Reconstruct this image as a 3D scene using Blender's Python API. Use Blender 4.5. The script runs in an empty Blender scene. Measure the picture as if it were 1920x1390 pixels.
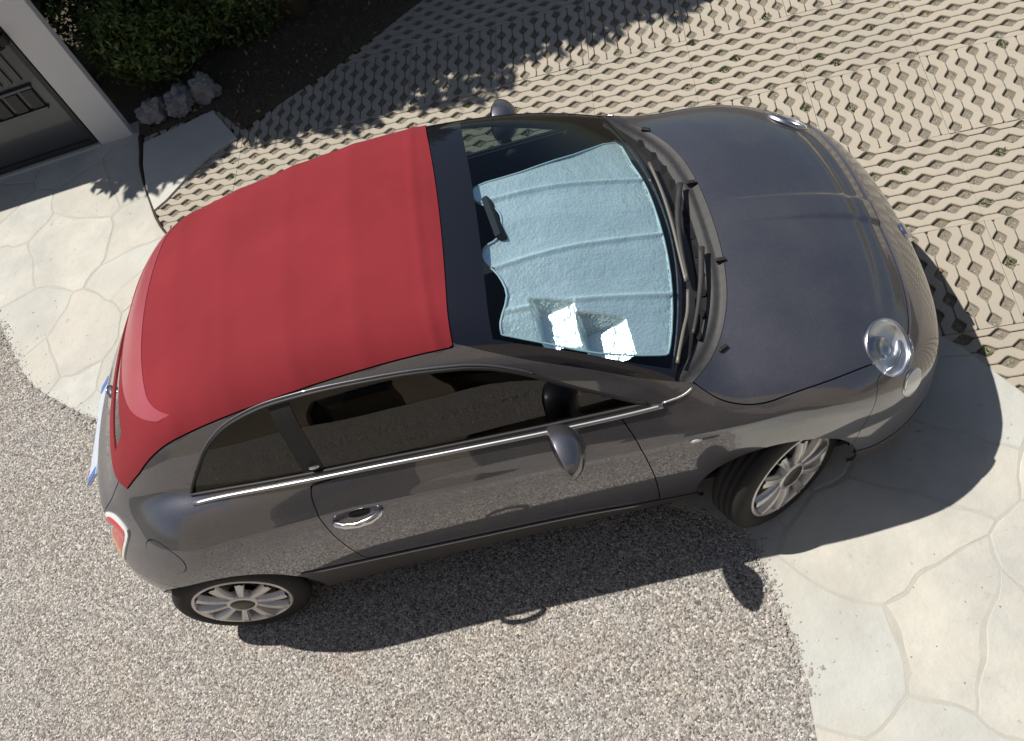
import bpy, bmesh, math, random
import numpy as np
from mathutils import Vector, Matrix

random.seed(7); rng = np.random.default_rng(11)
R = math.radians
scene = bpy.context.scene
COL = scene.collection

# ------------------------------------------------------------------ camera
cam_d = bpy.data.cameras.new('camera'); cam = bpy.data.objects.new('camera', cam_d); COL.objects.link(cam)
c_r = Vector((0.95388201, -0.12926827, -0.27092218))
c_d = Vector((-0.25995031, -0.80706028, -0.53016935))
c_f = Vector((-0.15011645, 0.57614531, -0.80344361))
m = Matrix((c_r, -c_d, -c_f)).transposed().to_4x4()
m.translation = Vector((0.81957996, -2.46915016, 3.78892185))
cam.matrix_world = m
cam_d.sensor_width = 36; cam_d.lens = 36 * 1790.675 / 1920
cam_d.clip_start = .05; cam_d.clip_end = 3000
scene.camera = cam

# ------------------------------------------------------------------ light
SUN = Vector((-.47, .225, 1.0)).normalized()          # towards the sun
el = math.asin(SUN.z); az = math.atan2(SUN.x, SUN.y)
world = bpy.data.worlds.new('World'); scene.world = world; world.use_nodes = True
wn = world.node_tree.nodes; wl = world.node_tree.links; wn.clear()
sky = wn.new('ShaderNodeTexSky'); sky.sky_type = 'NISHITA'; sky.sun_disc = False
sky.sun_elevation = el; sky.sun_rotation = az
sky.air_density = 1.0; sky.dust_density = 1.2; sky.ozone_density = 1.0
bg = wn.new('ShaderNodeBackground'); bg.inputs[1].default_value = .055
wo = wn.new('ShaderNodeOutputWorld'); wl.new(sky.outputs[0], bg.inputs[0]); wl.new(bg.outputs[0], wo.inputs[0])
sd = bpy.data.lights.new('sun', 'SUN'); sd.energy = 5.0; sd.angle = R(.55); sd.color = (1, .95, .87)
so = bpy.data.objects.new('sun', sd); COL.objects.link(so)
so.rotation_euler = SUN.to_track_quat('Z', 'Y').to_euler()
scene.view_settings.view_transform = 'Standard'; scene.view_settings.look = 'None'
scene.view_settings.gamma = 1; scene.view_settings.exposure = 0.12
scene.view_settings.use_curve_mapping = False

# ------------------------------------------------------------------ materials
class N:
    def __init__(s, name):
        s.m = bpy.data.materials.new(name); s.m.use_nodes = True
        s.t = s.m.node_tree; s.n = s.t.nodes; s.l = s.t.links
        s.b = s.n['Principled BSDF']; s.o = s.n['Material Output']
    def new(s, t, **k):
        x = s.n.new(t)
        for a, v in k.items(): setattr(x, a, v)
        return x
    def link(s, a, b): s.l.new(a, b)
    def set(s, **k):
        for a, v in k.items():
            s.b.inputs[a.replace('_', ' ')].default_value = (*v, 1) if isinstance(v, tuple) and len(v) == 3 else v
        return s
    def coord(s, kind='Object', scale=1.0):
        c = s.new('ShaderNodeTexCoord'); mp = s.new('ShaderNodeMapping')
        mp.inputs['Scale'].default_value = (scale,) * 3 if not isinstance(scale, tuple) else scale
        s.link(c.outputs[kind], mp.inputs[0]); return mp.outputs[0]
    def world(s):
        g = s.new('ShaderNodeNewGeometry'); return g.outputs['Position']
    def noise(s, v, scale, detail=4, rough=.55):
        x = s.new('ShaderNodeTexNoise'); x.inputs['Scale'].default_value = scale
        x.inputs['Detail'].default_value = detail; x.inputs['Roughness'].default_value = rough
        s.link(v, x.inputs['Vector']); return x.outputs['Fac']
    def voro(s, v, scale, out='Color', feature='F1'):
        x = s.new('ShaderNodeTexVoronoi', feature=feature); x.inputs['Scale'].default_value = scale
        s.link(v, x.inputs['Vector']); return x.outputs[out]
    def ramp(s, f, stops, interp='LINEAR'):
        x = s.new('ShaderNodeValToRGB'); x.color_ramp.interpolation = interp
        e = x.color_ramp.elements
        while len(e) < len(stops): e.new(.5)
        for i, (p, c) in enumerate(stops):
            e[i].position = p; e[i].color = (*c, 1) if not isinstance(c, (int, float)) else (c, c, c, 1)
        s.link(f, x.inputs[0]); return x.outputs[0]
    def mix(s, f, a, b, mode='MIX'):
        x = s.new('ShaderNodeMix', data_type='RGBA', blend_type=mode)
        for sock, v in ((x.inputs[0], f), (x.inputs[6], a), (x.inputs[7], b)):
            if isinstance(v, (int, float)): sock.default_value = v
            elif isinstance(v, tuple): sock.default_value = (*v, 1)
            else: s.link(v, sock)
        return x.outputs[2]
    def math(s, op, a, b=0.0):
        x = s.new('ShaderNodeMath', operation=op)
        for sock, v in ((x.inputs[0], a), (x.inputs[1], b)):
            if isinstance(v, (int, float)): sock.default_value = v
            else: s.link(v, sock)
        return x.outputs[0]
    def bump(s, h, strength=.3, dist=.01):
        x = s.new('ShaderNodeBump'); x.inputs['Strength'].default_value = strength; x.inputs['Distance'].default_value = dist
        s.link(h, x.inputs['Height']); s.link(x.outputs[0], s.b.inputs['Normal']); return x
    def col(s, c): s.link(c, s.b.inputs['Base Color'])
    def rnd(s):
        x = s.new('ShaderNodeObjectInfo'); return x.outputs['Random']
M = {}
def simple(name, c, rough=.5, metal=0., **k):
    a = N(name).set(Base_Color=c, Roughness=rough, Metallic=metal, **k); M[name] = a.m; return a

# car paint: dark grey metallic with clear coat
a = N('paint'); v = a.coord('Object')
fl = a.voro(v, 900.0); sep = a.new('ShaderNodeSeparateColor'); a.link(fl, sep.inputs[0])
pc = a.mix(sep.outputs[0], (.092, .092, .110), (.160, .159, .184))
a.col(pc); a.set(Metallic=.9, Roughness=.30, Coat_Weight=1.0, Coat_Roughness=.02, Coat_IOR=1.95)
b2 = a.new('ShaderNodeBsdfPrincipled'); a.link(pc, b2.inputs['Base Color'])
for k_, v_ in (('Metallic', .9), ('Roughness', .64), ('Coat Weight', 1.0), ('Coat Roughness', .02), ('Coat IOR', 1.95)): b2.inputs[k_].default_value = v_
mx = a.new('ShaderNodeMixShader'); mx.inputs[0].default_value = .62
a.link(a.b.outputs[0], mx.inputs[1]); a.link(b2.outputs[0], mx.inputs[2])
df = a.new('ShaderNodeBsdfDiffuse'); df.inputs[0].default_value = (.34, .31, .27, 1)      # thin film of road dust in patches
m2 = a.new('ShaderNodeMixShader'); a.link(a.ramp(a.noise(v, 4.0, 7, .65), [(.42, .0), (.75, .05)]), m2.inputs[0])
a.link(mx.outputs[0], m2.inputs[1]); a.link(df.outputs[0], m2.inputs[2]); a.link(m2.outputs[0], a.o.inputs[0])
M['paint'] = a.m
a = N('paint_lower'); v = a.coord('Object'); a.col(a.mix(a.noise(v, 30., 5), (.05, .048, .05), (.075, .07, .068)))
a.set(Metallic=.2, Roughness=.55, Coat_Weight=.3); M['paint_lower'] = a.m
simple('gap', (.006, .006, .007), .9)
a = N('liner').set(Base_Color=(.012, .012, .013), Roughness=.85); M['liner'] = a.m
a = N('plastic'); v = a.coord('Object'); a.col(a.mix(a.noise(v, 40., 5), (.022, .022, .024), (.05, .048, .048)))
a.set(Roughness=.5); a.bump(a.noise(v, 700., 2), .12, .001); M['plastic'] = a.m
simple('black_gloss', (.010, .011, .016), .06, Coat_Weight=.6)
simple('rubber', (.012, .012, .013), .6)
simple('chrome', (.82, .82, .84), .10, 1.0)
simple('trim_metal', (.42, .42, .43), .38, 1.0)
simple('satin_chrome', (.62, .62, .64), .28, 1.0)
a = N('alloy'); v = a.coord('Object'); a.col(a.mix(a.noise(v, 22., 5), (.80, .79, .80), (.62, .60, .58)))
a.set(Metallic=.75, Roughness=.36); M['alloy'] = a.m
simple('hubcap', (.07, .055, .05), .4, .3)
simple('disc', (.12, .10, .09), .5, .8)
a = N('tyre'); v = a.coord('Object'); a.col(a.mix(a.noise(v, 14., 5), (.008, .008, .009), (.022, .020, .019)))
a.set(Roughness=.75); M['tyre'] = a.m
# roof cloth, woven and slightly faded in broad cross bands
a = N('cloth'); v = a.coord('Object')
n1 = a.noise(v, 3.2, 4); n2 = a.noise(v, 260., 2)
base = a.mix(a.ramp(n1, [(.3, 0.0), (.7, 1.0)]), (.178, .0125, .019), (.222, .018, .026))
a.col(a.mix(a.math('MULTIPLY', n2, .25), base, (.26, .04, .048)))
a.set(Roughness=.86, Sheen_Weight=.06, Sheen_Roughness=.5, Specular_IOR_Level=.2)
a.b.inputs['Sheen Tint'].default_value = (1, .75, .75, 1)
wv = a.new('ShaderNodeTexWave'); wv.inputs['Scale'].default_value = 1.15; wv.inputs['Distortion'].default_value = .8; a.link(v, wv.inputs[0])
h = a.math('ADD', a.math('MULTIPLY', a.noise(v, 420., 2), .0006), a.math('MULTIPLY', wv.outputs['Fac'], .004))
bp = a.bump(h, .55, 1.0); M['cloth'] = a.m
a = N('vinyl_sheen'); v = a.coord('Object'); a.col(a.mix(a.noise(v, 6., 3), (.33, .05, .07), (.38, .08, .10)))  # paler than the roof cloth: the hem's sheen is put into the colour
a.set(Roughness=.34, Coat_Weight=.6, Coat_Roughness=.25); a.bump(a.noise(v, 300., 2), .08, .002); M['vinyl_sheen'] = a.m

def glass(name, tint, ior=1.5, extra=0.0):
    a = N(name); a.n.remove(a.b)
    tr = a.new('ShaderNodeBsdfTransparent'); tr.inputs[0].default_value = (*tint, 1)
    gl = a.new('ShaderNodeBsdfGlossy'); gl.inputs['Roughness'].default_value = .012; gl.inputs[0].default_value = (1, 1, 1, 1)
    fr = a.new('ShaderNodeFresnel'); gm_ = a.new('ShaderNodeNewGeometry')
    io = a.math('ADD', a.math('MULTIPLY', gm_.outputs['Backfacing'], 1 / ior - ior), ior); a.link(io, fr.inputs[0])   # a thin pane reflects alike from both sides
    f = a.math('ADD', fr.outputs[0], extra)
    mx = a.new('ShaderNodeMixShader'); a.link(f, mx.inputs[0]); a.link(tr.outputs[0], mx.inputs[1]); a.link(gl.outputs[0], mx.inputs[2])
    a.link(mx.outputs[0], a.o.inputs[0]); M[name] = a.m
glass('glass_side', (.24, .27, .25), 1.52, .012)
glass('glass_front', (.83, .96, .985), 1.5)
glass('glass_lamp', (.93, .95, .97), 1.5)
glass('glass_rear', (.35, .34, .33), 1.52)
# foil sun shade: bubble wrap under aluminium foil
a = N('foil'); v = a.coord('Object')
cr = a.noise(v, 9., 5); vb = a.voro(v, 95., 'Distance')
h = a.math('ADD', a.math('MULTIPLY', vb, .0030), a.math('MULTIPLY', cr, .03))
a.set(Base_Color=(.90, .95, .97), Metallic=.62, Roughness=.30); a.bump(h, .50, 1.0); M['foil'] = a.m
simple('shade_edge', (.35, .42, .46), .5)
simple('felt', (.018, .018, .02), .95)
simple('seat', (.05, .045, .042), .9)
simple('ivory', (.5, .46, .38), .6)
simple('red_lens', (.55, .015, .02), .12, Coat_Weight=1.0)
simple('amber_lens', (.75, .28, .04), .15, Coat_Weight=1.0)
simple('white_lens', (.78, .80, .80), .15, Coat_Weight=1.0)
simple('reflector', (.85, .88, .92), .30, .75)
simple('plate_sky_tint', (.60, .69, .82), .3, Coat_Weight=.6)  # white plate with the sky's blue reflection put into its colour
simple('plate_blue', (.05, .14, .5), .35)
simple('badge_red', (.35, .01, .015), .25, Coat_Weight=1.0)
simple('wiper_metal', (.16, .15, .13), .5, .4)

# gravel
a = N('gravel'); v = a.world()
vc = a.voro(v, 125.0); s2 = a.new('ShaderNodeSeparateColor'); a.link(vc, s2.inputs[0])
grit = a.ramp(s2.outputs[0], [(0, (.10, .097, .095)), (.25, (.24, .228, .212)), (.55, (.37, .352, .328)), (.85, (.53, .505, .47)), (1, (.74, .72, .68))])
big = a.noise(v, 1.3, 5, .6)
tone = a.mix(a.ramp(big, [(.35, 0.), (.75, 1.)]), (1., .93, .86), (.93, .95, .97))
patch = a.ramp(a.noise(v, 3.1, 3), [(.58, 0.), (.78, 1.)])
c = a.mix(1.0, a.mix(1.0, grit, (.86, .87, .885), 'MULTIPLY'), tone, 'MULTIPLY')
c = a.mix(a.math('MULTIPLY', patch, .3), c, (.36, .25, .165))
a.col(c); a.set(Roughness=.9)
d = a.voro(v, 125.0, 'Distance'); a.bump(a.math('MULTIPLY', d, -.006), .8, 1.0); M['gravel'] = a.m
def stone_mat(name, cols):
    a = N(name); r = a.rnd(); a.col(a.ramp(r, cols, 'CONSTANT')); a.set(Roughness=.85); M[name] = a.m
for i, c in enumerate([(.50, .485, .46), (.32, .305, .288), (.20, .193, .188), (.36, .325, .285)]): simple('pebble%d' % i, c, .85)

# flagstone
a = N('flagstone'); v = a.world(); r = a.rnd()
base = a.ramp(r, [(0, (.50, .465, .40)), (.35, (.47, .48, .455)), (.7, (.545, .53, .475)), (1, (.49, .455, .41))])
n = a.noise(v, 3.0, 6, .65)
base = a.mix(a.ramp(n, [(.36, 0.), (.64, .8)]), base, (.375, .375, .345))
n5 = a.noise(v, 1.1, 5, .6); base = a.mix(a.ramp(n5, [(.45, 0.), (.7, .5)]), base, (.55, .515, .43))
st = a.ramp(a.noise(v, 11., 6, .7), [(.62, 0.), (.78, 1.)])
base = a.mix(a.math('MULTIPLY', st, .6), base, (.28, .25, .20))
ws = a.new('ShaderNodeTexWave'); ws.inputs['Scale'].default_value = 2.2; ws.inputs['Distortion'].default_value = 9; ws.inputs['Detail'].default_value = 4; a.link(v, ws.inputs[0])
base = a.mix(a.math('MULTIPLY', ws.outputs['Fac'], .16), base, (.44, .46, .43))
mp = a.new('ShaderNodeMapping'); mp.inputs['Rotation'].default_value = (0, 0, .5); mp.inputs['Scale'].default_value = (4., 26., 1.); a.link(v, mp.inputs[0])
sc = a.ramp(a.noise(mp.outputs[0], 1.6, 5, .7), [(.66, 0.), (.74, 1.)]); base = a.mix(a.math('MULTIPLY', sc, .45), base, (.20, .185, .16))
dk = a.ramp(a.noise(v, 24., 3, .5), [(.70, 0.), (.76, 1.)]); base = a.mix(a.math('MULTIPLY', dk, .6), base, (.17, .15, .12))
a.col(base); a.set(Roughness=.8)
a.bump(a.math('ADD', a.math('MULTIPLY', a.noise(v, 8., 6, .6), .012), a.math('MULTIPLY', a.noise(v, 70., 4), .002)), .7, 1.0); M['flagstone'] = a.m
a = N('mortar'); v = a.world(); n = a.noise(v, 9., 6, .65)
a.col(a.mix(n, (.33, .32, .285), (.49, .475, .425))); a.set(Roughness=.92); a.bump(a.noise(v, 120., 4), .4, .004); M['mortar'] = a.m
# concrete of the grass pavers
a = N('paver'); v = a.world(); r = a.rnd()
n = a.noise(v, 2.2, 5, .6); g = a.noise(v, 160., 3)
c = a.mix(n, (.345, .31, .252), (.42, .385, .318))
c = a.mix(a.math('MULTIPLY', a.ramp(r, [(0, 0.), (1, 1.)]), .3), c, (.48, .425, .35))
c = a.mix(a.math('MULTIPLY', g, .3), c, (.33, .29, .23))
spot = a.ramp(a.noise(v, 7., 5, .7), [(.60, 0.), (.80, 1.)])
c = a.mix(a.math('MULTIPLY', spot, .55), c, (.24, .22, .165))
worn = a.ramp(a.noise(v, 1.4, 6, .65), [(.48, 0.), (.7, 1.)]); c = a.mix(a.math('MULTIPLY', worn, .35), c, (.30, .275, .225))
a.col(c); a.set(Roughness=.93); a.bump(a.math('MULTIPLY', g, .003), .6, 1.0); M['paver'] = a.m
a = N('soil'); v = a.world(); n = a.noise(v, 28., 6, .7); n2 = a.noise(v, 2.5, 4)
c = a.mix(n, (.045, .032, .022), (.14, .105, .075)); c = a.mix(a.ramp(n2, [(.45, 0.), (.7, .55)]), c, (.085, .09, .04))
a.col(c); a.set(Roughness=1.0); a.bump(a.math('MULTIPLY', n, .03), .8, 1.0); M['soil'] = a.m
a = N('joint_fill'); v = a.world(); n = a.noise(v, 55., 6, .7); n2 = a.noise(v, 4., 4)
c = a.mix(n, (.14, .12, .095), (.36, .32, .255)); c = a.mix(a.ramp(n2, [(.5, 0.), (.72, .5)]), c, (.16, .165, .09))
a.col(c); a.set(Roughness=1.0); a.bump(a.math('MULTIPLY', n, .02), .8, 1.0); M['joint_fill'] = a.m
a = N('concrete'); v = a.world(); n = a.noise(v, 6., 6, .6)
a.col(a.mix(n, (.44, .43, .40), (.58, .57, .53))); a.set(Roughness=.85); a.bump(a.noise(v, 90., 4), .25, .003); M['concrete'] = a.m
a = N('stucco'); v = a.coord('Object'); n = a.noise(v, 3., 6, .6)
a.col(a.mix(n, (.60, .60, .62), (.68, .68, .69))); a.set(Roughness=.9); a.bump(a.noise(v, 160., 3), .2, .003); M['stucco'] = a.m
a = N('house_plaster'); v = a.coord('Object'); a.col(a.mix(a.noise(v, 2., 5), (.52, .43, .31), (.60, .50, .37))); a.set(Roughness=.9); M['house_plaster'] = a.m
simple('door_metal', (.055, .06, .07), .28, .3, Coat_Weight=.4)
simple('door_dark', (.02, .021, .024), .5)
simple('iron', (.02, .02, .022), .5, .5)
simple('rust_edge', (.05, .035, .03), .7, .3)
a = N('rock'); v = a.coord('Object'); n = a.noise(v, 6., 6, .7); a.col(a.mix(n, (.09, .085, .085), (.42, .41, .41))); a.set(Roughness=.9); a.bump(n, .6, .03); M['rock'] = a.m
def leafmat(name, c0, c1, tr=.25):
    a = N(name); g = a.new('ShaderNodeNewGeometry'); 
    a.col(a.mix(g.outputs['Random Per Island'], c0, c1)); a.set(Roughness=.5, Transmission_Weight=0.0)
    a.b.inputs['Subsurface Weight'].default_value = 0.0
    t = a.new('ShaderNodeBsdfTranslucent'); a.link(a.mix(g.outputs['Random Per Island'], c0, c1), t.inputs[0])
    mx = a.new('ShaderNodeMixShader'); mx.inputs[0].default_value = tr
    a.link(a.b.outputs[0], mx.inputs[1]); a.link(t.outputs[0], mx.inputs[2]); a.link(mx.outputs[0], a.o.inputs[0]); M[name] = a.m
leafmat('leaf_shrub', (.045, .085, .02), (.15, .21, .06))
leafmat('leaf_tree', (.03, .06, .018), (.085, .13, .04))
leafmat('weed', (.06, .12, .03), (.17, .22, .07))
leafmat('dry_leaf', (.22, .12, .045), (.42, .29, .11), .1)
simple('bark', (.09, .07, .05), .95)

# ------------------------------------------------------------------ object helpers
def link(o, parent=None):
    COL.objects.link(o)
    if parent is not None: o.parent = parent
    return o
def mesh(name, V, F, mat, parent=None, smooth=True):
    me = bpy.data.meshes.new(name)
    me.from_pydata([tuple(map(float, v)) for v in V], [], [tuple(int(i) for i in f) for f in F]); me.update()
    if smooth: me.polygons.foreach_set('use_smooth', [True] * len(me.polygons))
    for mm in (mat if isinstance(mat, (list, tuple)) else [mat]): me.materials.append(M[mm])
    return link(bpy.data.objects.new(name, me), parent)
def bm_obj(name, bm, mat, parent=None, smooth=False, angle=None):
    me = bpy.data.meshes.new(name); bmesh.ops.recalc_face_normals(bm, faces=bm.faces); bm.to_mesh(me); bm.free()
    if smooth: me.polygons.foreach_set('use_smooth', [True] * len(me.polygons))
    if angle: me.set_sharp_from_angle(angle=R(angle))
    me.materials.append(M[mat]); return link(bpy.data.objects.new(name, me), parent)
def empty(name, loc=(0, 0, 0)):
    o = bpy.data.objects.new(name, None); o.location = loc; o.empty_display_size = .1; return link(o)
def tag(o, label=None, cat=None, group=None, kind=None):
    if label: o['label'] = label
    if cat: o['category'] = cat
    if group: o['group'] = group
    if kind: o['kind'] = kind
    return o
def box(bm, lo, hi, bev=0.0, mat=None):
    c = [(a + b) / 2 for a, b in zip(lo, hi)]; s = [(b - a) for a, b in zip(lo, hi)]
    mx = Matrix.Translation(c) @ Matrix.Diagonal((*s, 1))
    if mat: mx = mat @ mx
    r = bmesh.ops.create_cube(bm, size=1, matrix=mx)
    if bev:
        es = list({e for v in r['verts'] for e in v.link_edges})
        bmesh.ops.bevel(bm, geom=es, offset=bev, segments=2, affect='EDGES', profile=.6)
def boxobj(name, lo, hi, mat, parent=None, bev=.004, xf=None):
    bm = bmesh.new(); box(bm, lo, hi, bev, xf); return bm_obj(name, bm, mat, parent)
def tube(path, rad, n=8, flat=1.0, up=(0, 0, 1), cap=True):
    P = [Vector(p) for p in path]; V = []; F = []
    rads = rad if isinstance(rad, (list, tuple)) else [rad] * len(P)
    for i, p in enumerate(P):
        t = (P[min(i + 1, len(P) - 1)] - P[max(i - 1, 0)]).normalized()
        s = t.cross(Vector(up)); s = s.normalized() if s.length > 1e-6 else t.orthogonal().normalized()
        b = s.cross(t).normalized()
        for k in range(n):
            a_ = 2 * math.pi * k / n
            V.append(p + s * math.cos(a_) * rads[i] + b * math.sin(a_) * rads[i] * flat)
    for i in range(len(P) - 1):
        for k in range(n):
            F.append((i * n + k, i * n + (k + 1) % n, (i + 1) * n + (k + 1) % n, (i + 1) * n + k))
    if cap: F += [tuple(range(n - 1, -1, -1)), tuple((len(P) - 1) * n + k for k in range(n))]
    return V, F
def lathe(profile, n=48, axis='Y'):
    """profile: (radius, offset along axis)"""
    V = []; F = []
    for r, o in profile:
        for k in range(n):
            t = 2 * math.pi * k / n
            V.append((r * math.cos(t), o, r * math.sin(t)))
    for i in range(len(profile) - 1):
        for k in range(n):
            F.append((i * n + k, (i + 1) * n + k, (i + 1) * n + (k + 1) % n, i * n + (k + 1) % n))
    return V, F

# ------------------------------------------------------------------ setting
E1 = np.array([math.cos(R(-6.5)), math.sin(R(-6.5))]); E2 = np.array([-E1[1], E1[0]])
def smooth_line(pts, n=6):
    P = [np.array(p, float) for p in pts]; out = []
    for i in range(len(P) - 1):
        p0, p1, p2, p3 = P[max(i - 1, 0)], P[i], P[i + 1], P[min(i + 2, len(P) - 1)]
        for k in range(n):
            t = k / n
            out.append(.5 * ((2 * p1) + (-p0 + p2) * t + (2 * p0 - 5 * p1 + 4 * p2 - p3) * t * t + (-p0 + 3 * p1 - 3 * p2 + p3) * t ** 3))
    out.append(P[-1]); return out
stone_up = smooth_line([(-2.235, 3.0), (-2.195, 2.667), (-2.09, 2.317), (-1.954, 1.99), (-1.6, 1.5), (-1.0, 1.05), (0, .6), (1.0, .3), (1.7, .05), (2.014, -.177), (2.171, -.457), (2.30, -.75), (2.45, -1.2), (2.6, -2.0), (2.7, -5.45)])
stone_lo = smooth_line([(-7, 2.55), (-5, 2.5), (-4, 2.4), (-3.45, 2.15), (-3.20, 1.85), (-3.066, 1.623), (-2.977, 1.467), (-2.736, 1.068), (-2.37, .75), (-2.24, .657), (-1.9, .42), (-1.3, .15), (-.5, -.15), (.2, -.42), (.7, -.66), (.957, -.858), (1.002, -1.013), (1.028, -1.287), (1.027, -1.494), (1.0, -1.75), (.9, -2.5), (.8, -5.45)])
stone_poly = [np.array((-7, 3.2)), np.array((-2.26, 3.2))] + stone_up + stone_lo[::-1]
gravel_poly = [np.array((-7, -5.45))] + stone_lo + []
def sheet(name, poly, z, mat, label=None, cat=None, kind='structure', depth=.0):
    bm = bmesh.new(); vs = [bm.verts.new((p[0], p[1], z)) for p in poly]; f = bm.faces.new(vs)
    if depth:
        r = bmesh.ops.extrude_face_region(bm, geom=[f]); bmesh.ops.translate(bm, vec=(0, 0, -depth), verts=[g for g in r['geom'] if isinstance(g, bmesh.types.BMVert)])
    bmesh.ops.triangulate(bm, faces=bm.faces)
    o = bm_obj(name, bm, mat); tag(o, label, cat, kind=kind); return o
# terrain out to the horizon
bm = bmesh.new()
bmesh.ops.create_grid(bm, x_segments=2, y_segments=2, size=600, matrix=Matrix.Translation((0, 0, -.045)))
g = bm_obj('ground', bm, 'soil'); tag(g, kind='structure')
gr = sheet('gravel_yard', gravel_poly, 0.0, 'gravel', depth=.04)
st = sheet('flagstone_paving', stone_poly, .0064, 'mortar', depth=.04)

# flagstones, each its own piece
def clip_half(poly, p, n):
    out = []
    for i in range(len(poly)):
        a_, b_ = poly[i], poly[(i + 1) % len(poly)]
        da, db = np.dot(a_ - p, n), np.dot(b_ - p, n)
        if da <= 0: out.append(a_)
        if (da < 0 < db) or (db < 0 < da): out.append(a_ + (b_ - a_) * (da / (da - db)))
    return out
def area(poly):
    x = np.array(poly); return .5 * abs(np.dot(x[:, 0], np.roll(x[:, 1], 1)) - np.dot(x[:, 1], np.roll(x[:, 0], 1)))
from mathutils import noise as mn
bl_ = np.array(stone_up + stone_lo)
def warp(p_):
    d_ = np.sqrt(((bl_ - p_) ** 2).sum(1).min()); w_ = min(1., max(0., (d_ - .03) / .2))
    f_ = lambda sc, o: np.array((mn.noise(Vector((p_[0] * sc, p_[1] * sc, o))), mn.noise(Vector((p_[0] * sc, p_[1] * sc, o + 9.)))))
    return p_ + w_ * (.10 * f_(2.1, .5) + .035 * f_(6.5, 3.))
seeds = []
for ix in range(-17, 9):
    for iy in range(-13, 9):
        s_ = .46
        seeds.append(np.array((ix * s_ + (iy % 2) * .2, iy * s_ + .1)) + rng.uniform(-.24, .24, 2))
small_poly = [p for p in stone_poly]
for s_ in seeds:
    if not (-4.6 < s_[0] < 3.2 and -3.2 < s_[1] < 3.4): continue
    poly = small_poly
    for q in seeds:
        d_ = q - s_; L_ = np.hypot(*d_)
        if 1e-6 < L_ < 1.3:
            poly = clip_half(poly, s_ + d_ * .5 - d_ / L_ * .002, d_ / L_)
            if len(poly) < 3: break
    if len(poly) < 3 or area(poly) < .004: continue
    # drop repeated points, subdivide, roughen the outline
    pts = []
    for i in range(len(poly)):
        a_, b_ = poly[i], poly[(i + 1) % len(poly)]; L_ = np.hypot(*(b_ - a_))
        if L_ < .004: continue
        k_ = max(1, int(L_ / .05))
        for j in range(k_): pts.append(a_ + (b_ - a_) * j / k_)
    if len(pts) < 4: continue
    cen = np.mean(pts, axis=0); h_ = .0075 + rng.uniform(-.001, .0015)
    ring0 = []; ring1 = []
    for p_ in pts:
        nz = mn.noise(Vector((p_[0] * 9, p_[1] * 9, 1.3))) * .008
        d_ = cen - p_; d_ = d_ / max(np.hypot(*d_), .01)
        a_ = p_ + d_ * (.001 + abs(nz) * 1.4); ring0.append(a_); ring1.append(a_ + d_ * .005)
    n_ = len(pts); ring0 = [warp(p_) for p_ in ring0]; ring1 = [warp(p_) for p_ in ring1]
    V = [(p_[0], p_[1], -.012) for p_ in ring0] + [(p_[0], p_[1], h_ - .0022) for p_ in ring0] + [(p_[0], p_[1], h_) for p_ in ring1]
    F = []
    for i in range(n_):
        j = (i + 1) % n_
        F += [(i, j, n_ + j, n_ + i), (n_ + i, n_ + j, 2 * n_ + j, 2 * n_ + i)]
    F.append(tuple(range(2 * n_, 3 * n_)))
    bm = bmesh.new(); vs = [bm.verts.new(v_) for v_ in V]
    for f_ in F:
        try: bm.faces.new([vs[i] for i in f_])
        except ValueError: pass
    bm_obj('flagstone', bm, 'flagstone', st)

# grass pavers: wavy concrete ribs round diamond openings
TS = .585; Q = TS / 4; PW = TS / 8
def paver_mesh():
    V = []; F = []; NS = 44; g_ = .0008
    def w(t, k):
        c_ = .25 if k % 2 == 0 else .75
        u = ((t / Q - c_ + .5) % 1.0 - .5) * Q
        return .0023 + .0315 * max(0., 1.0 - (abs(u) / .043) ** 1.15)
    for k in range(-1, 8):
        base_ = len(V)
        for i in range(NS + 1):
            t = TS * i / NS; tt = min(max(t, g_), TS - g_)
            l_ = g_ if k < 0 else PW * (k + .5) + w(t, k)
            r_ = TS - g_ if k == 7 else PW * (k + 1.5) - w(t, k + 1)
            ch = .0035 if 0 <= k < 7 else .0022
            V += [(l_, tt, -.05), (l_, tt, -ch), (l_ + ch, tt, 0), (r_ - ch, tt, 0), (r_, tt, -ch), (r_, tt, -.05)]
        for i in range(NS):
            a_ = base_ + i * 6; b_ = a_ + 6
            for j in range(5): F.append((a_ + j, a_ + j + 1, b_ + j + 1, b_ + j))
        for a_ in (base_, base_ + NS * 6): F.append(tuple(range(a_, a_ + 6)))
    me = bpy.data.meshes.new('grass_paver'); me.from_pydata(V, [], F); me.update(); me.materials.append(M['paver'])
    bm = bmesh.new(); bm.from_mesh(me); bmesh.ops.recalc_face_normals(bm, faces=bm.faces); bm.to_mesh(me); bm.free()
    return me
pm = paver_mesh()
def inside(p, poly):
    c_ = False; n_ = len(poly); j = n_ - 1
    for i in range(n_):
        if (poly[i][1] > p[1]) != (poly[j][1] > p[1]) and p[0] < (poly[j][0] - poly[i][0]) * (p[1] - poly[i][1]) / (poly[j][1] - poly[i][1]) + poly[i][0]: c_ = not c_
        j = i
    return c_
pv_poly = [p for p in stone_up] + [np.array((6.2, -5.45)), np.array((6.2, 4.6)), np.array((-.2, 4.6)), np.array((-.45, 3.35)), np.array((-1.475, 2.72)), np.array((-2.2, 3.0))]
bed = sheet('paver_bed', pv_poly, -.017, 'joint_fill', depth=.02); bed.name = 'grass_paver_paving'
slab_poly = [np.array(p) for p in ((-2.19, 2.93), (-1.67, 3.03), (-1.475, 2.67), (-1.66, 2.58), (-1.80, 2.46), (-1.96, 2.28), (-2.04, 2.22), (-2.12, 2.45), (-2.17, 2.70))]
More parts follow.
